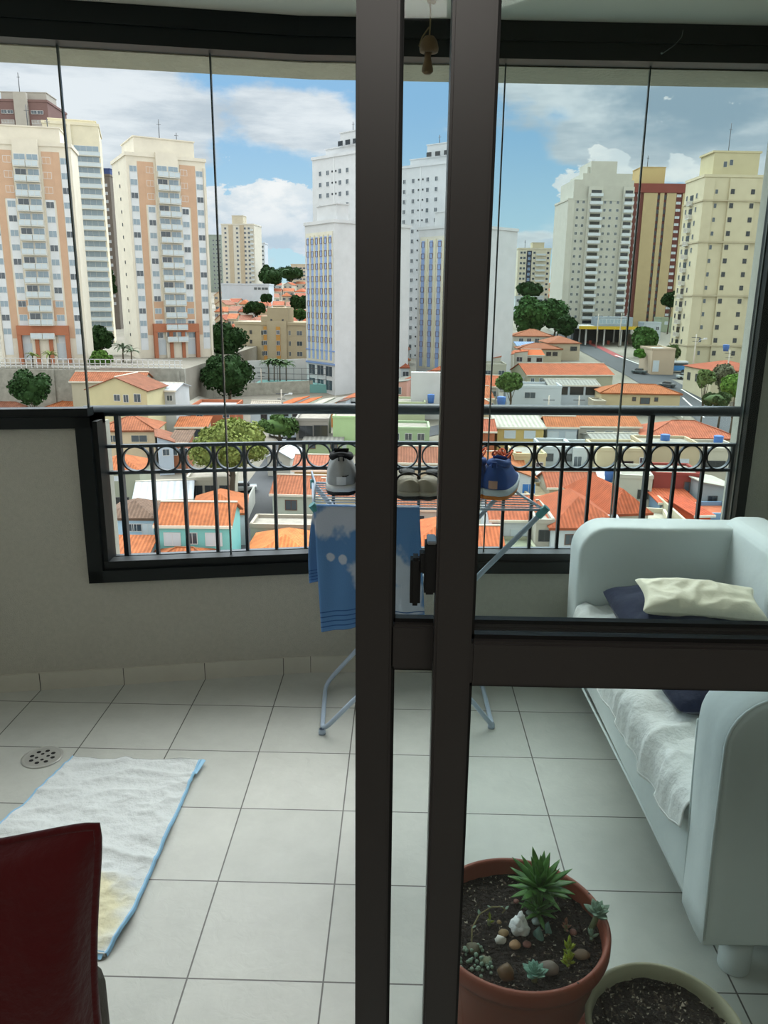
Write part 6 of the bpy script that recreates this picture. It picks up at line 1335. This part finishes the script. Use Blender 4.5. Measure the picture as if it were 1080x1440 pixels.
tree('dark tree right of the second peach-striped tower, upper of two', 296, 345, 453, 505, 215, seed=6); tree('big dark round tree above the handrail, lower of two', 283, 356, 499, 556, 178, seed=7, dens=1.3)
tree('dark tree on the ridge right of the distant slim tower', 362, 398, 376, 402, 520, seed=8); tree('dark trees on the skyline left of the striped block', 384, 431, 375, 395, 640, seed=9); tree('tall dark cypress-like tree on the skyline', 368, 382, 372, 392, 560, seed=10)
tree('green tree among the hillside roofs above the beige block', 340, 376, 425, 443, 330, seed=11); tree('green tree by the hillside houses left of the striped block', 407, 434, 415, 436, 340, seed=12); tree('low bushes right of the rooftop of the beige block', 408, 432, 436, 448, 300, '44632f', '2b4420', seed=13); tree('small tree among the red hillside roofs', 366, 384, 414, 425, 380, seed=14)
tree('yellow-green feathery tree spreading behind the railing', 255, 385, 592, 662, 112, '838d4e', '5f6f38', seed=15, dens=1.9, n=260); tree('darker green trees behind the yellow-green one under the handrail', 358, 424, 583, 616, 140, '4f6a35', '32482a', seed=16)
tree('round dark trees above the white warehouse on the right', 723, 767, 398, 418, 430, seed=17); tree('big green tree clump right of the blank slab, left part', 720, 776, 418, 468, 300, '3f6130', '284420', seed=18, dens=1.2); tree('big green tree clump right of the blank slab, right part', 758, 802, 422, 468, 305, '3a5a2e', '243d1e', seed=19); tree('dark low hedge trees behind the orange roof by the filling station', 780, 812, 446, 470, 290, seed=20); tree('small dark tree at the foot of the grey-white tower', 776, 796, 424, 446, 320, seed=21)
tree('green tree at the right end of the filling station', 886, 922, 461, 494, 265, '4e7036', '2f4a24', seed=22); tree('dark tree at the foot of the dark red-brown tower', 931, 955, 412, 431, 335, seed=23); tree('rounded clipped tree beside the bus', 935, 955, 484, 506, 240, '55663a', '3a4a2a', seed=24, dens=.6)
tree('fresh green tree above the right end of the handrail', 1014, 1054, 526, 556, 150, '6f8f42', '476a2c', seed=25); tree('greyish leafless-looking tree above the right end of the handrail', 1000, 1036, 512, 548, 165, '6f6f58', '4a4f3c', seed=26, n=30); tree('pale green sparse tree left of the fresh green tree', 980, 1004, 518, 548, 160, '6f8050', '4c6035', seed=27, dens=.6); tree('low dark bushes along the road at the right end of the handrail', 984, 1030, 552, 572, 145, '4d5f3a', '344428', seed=28, trunk=False)
tree('small bushy tree just right of the middle stile above the handrail', 698, 738, 524, 550, 172, '5f7a42', '3f5a2c', seed=29); tree('green bush beside the street wall by the junction', 892, 908, 492, 503, 235, '5f8a3c', '3f6a2c', seed=30, dens=.5, trunk=False)
def palm(label, px, py, Y, h, zb, r=1.9, seed=1, n=14, col='5a7440'):
    p = at(px, py, Y); t = thing('palm_tree', label, 'palm tree', (p.x, p.y, zb)); H = p.z-zb; g = MB(); g.tube([(0,0,-0.3),(0.1,0,H)], [0.2,0.13], 8); g.build('trunk', mat('bark','5e5548',0.95), t); rnd = random.Random(seed)
    for k in range(n):
        g = MB(); az = k*2.4; leafmesh(g, (0.1,0,H), az, R(20+50*rnd.random()), r, r*0.22, 0.1, -1.6, n=7); g.build('frond', mat('palm_'+col, col, 0.7, 0.4, 2), t)
palm('left small palm on the terrace below the leftmost cream tower', 45, 501, 166, 4, PLAT, 2.0, 1, col='7c8c4a'); palm('right small palm on the terrace below the leftmost cream tower', 69, 500, 166, 4, PLAT, 2.2, 2, col='7c8c4a')
palm('greyish palm left of the second peach-striped tower', 172, 491, 182, 4, PLAT, 3.0, 3, 18, '708068'); palm('second greyish palm touching the second peach-striped tower', 184, 495, 180, 4, PLAT, 2.4, 4, 14, '708068')
for k, (x, y) in enumerate(((377,513),(385,511),(393,512),(402,514))): palm(('leftmost','second','third','rightmost')[k]+' of the four banana-like palms behind the white wall', x, y, 205, 3, T(205), 2.9, 5+k, 22, '4a6a3a')

# ------------------------------------------------------------------ hillside houses far away
rnd = random.Random(21)
WC = ['b9ae9c','c3bcae','b5b8b8','bba98e','a9a49a','c4bda6','b0b8bf']; RC = ['b5694c','bd6a48','a86048','bf744e','a3705c']
PRO = {}
def far_house(px, py, wpx, wl, rc_, roof, label, group, a=0, D=11, h=5.0): return hs(label, px, py, px+wpx, h, a, D, roof, 1.9, wl, rc_, W2(2, 1.1, 1.5, 1.2, 'd'), group=group, over=0.3)
for (xa, xb, ya, yb, dx, dy, label, group) in (
    (300, 345, 412, 470, 17, 12, 'small orange-roofed hillside house left of the beige five-storey block, below the distant slim tower', 'hillside houses below the distant slim tower'),
    (345, 432, 398, 424, 16, 9, 'small far hillside house under the skyline trees, left of the striped block', 'far hillside houses left of the striped block'),
    (345, 430, 428, 452, 19, 11, 'hillside house with orange roof just above the beige five-storey block', 'hillside houses above the beige block'),
    (770, 800, 398, 440, 14, 10, 'small far orange-roofed house between the big tree clump and the grey-white tower', 'far houses left of the grey-white tower'),
    (430, 560, 398, 520, 24, 13, 'orange-roofed house on the slope behind the left door stile', 'houses on the slope behind the left door stile'),
    (640, 700, 430, 500, 22, 14, 'orange-roofed house on the slope behind the middle door stile', 'houses on the slope behind the middle door stile'),
    (790, 965, 424, 440, 22, 9, 'distant roof at the foot of the right-hand skyline towers', 'distant roofs at the foot of the right-hand towers'),
    (640, 700, 540, 590, 30, 18, 'orange-roofed house hidden mostly by the middle door stile', 'houses mostly hidden by the middle door stile')):
    y = ya
    while y < yb:
        x = xa+rnd.random()*6
        while x < xb:
            far_house(x, y+rnd.random()*4, dx*(0.7+0.25*rnd.random()), rnd.choice(WC), rnd.choice(RC), rnd.choice(['gx','hip','gx','gy']), label, group, rnd.uniform(-14,14)); x += dx
        y += dy
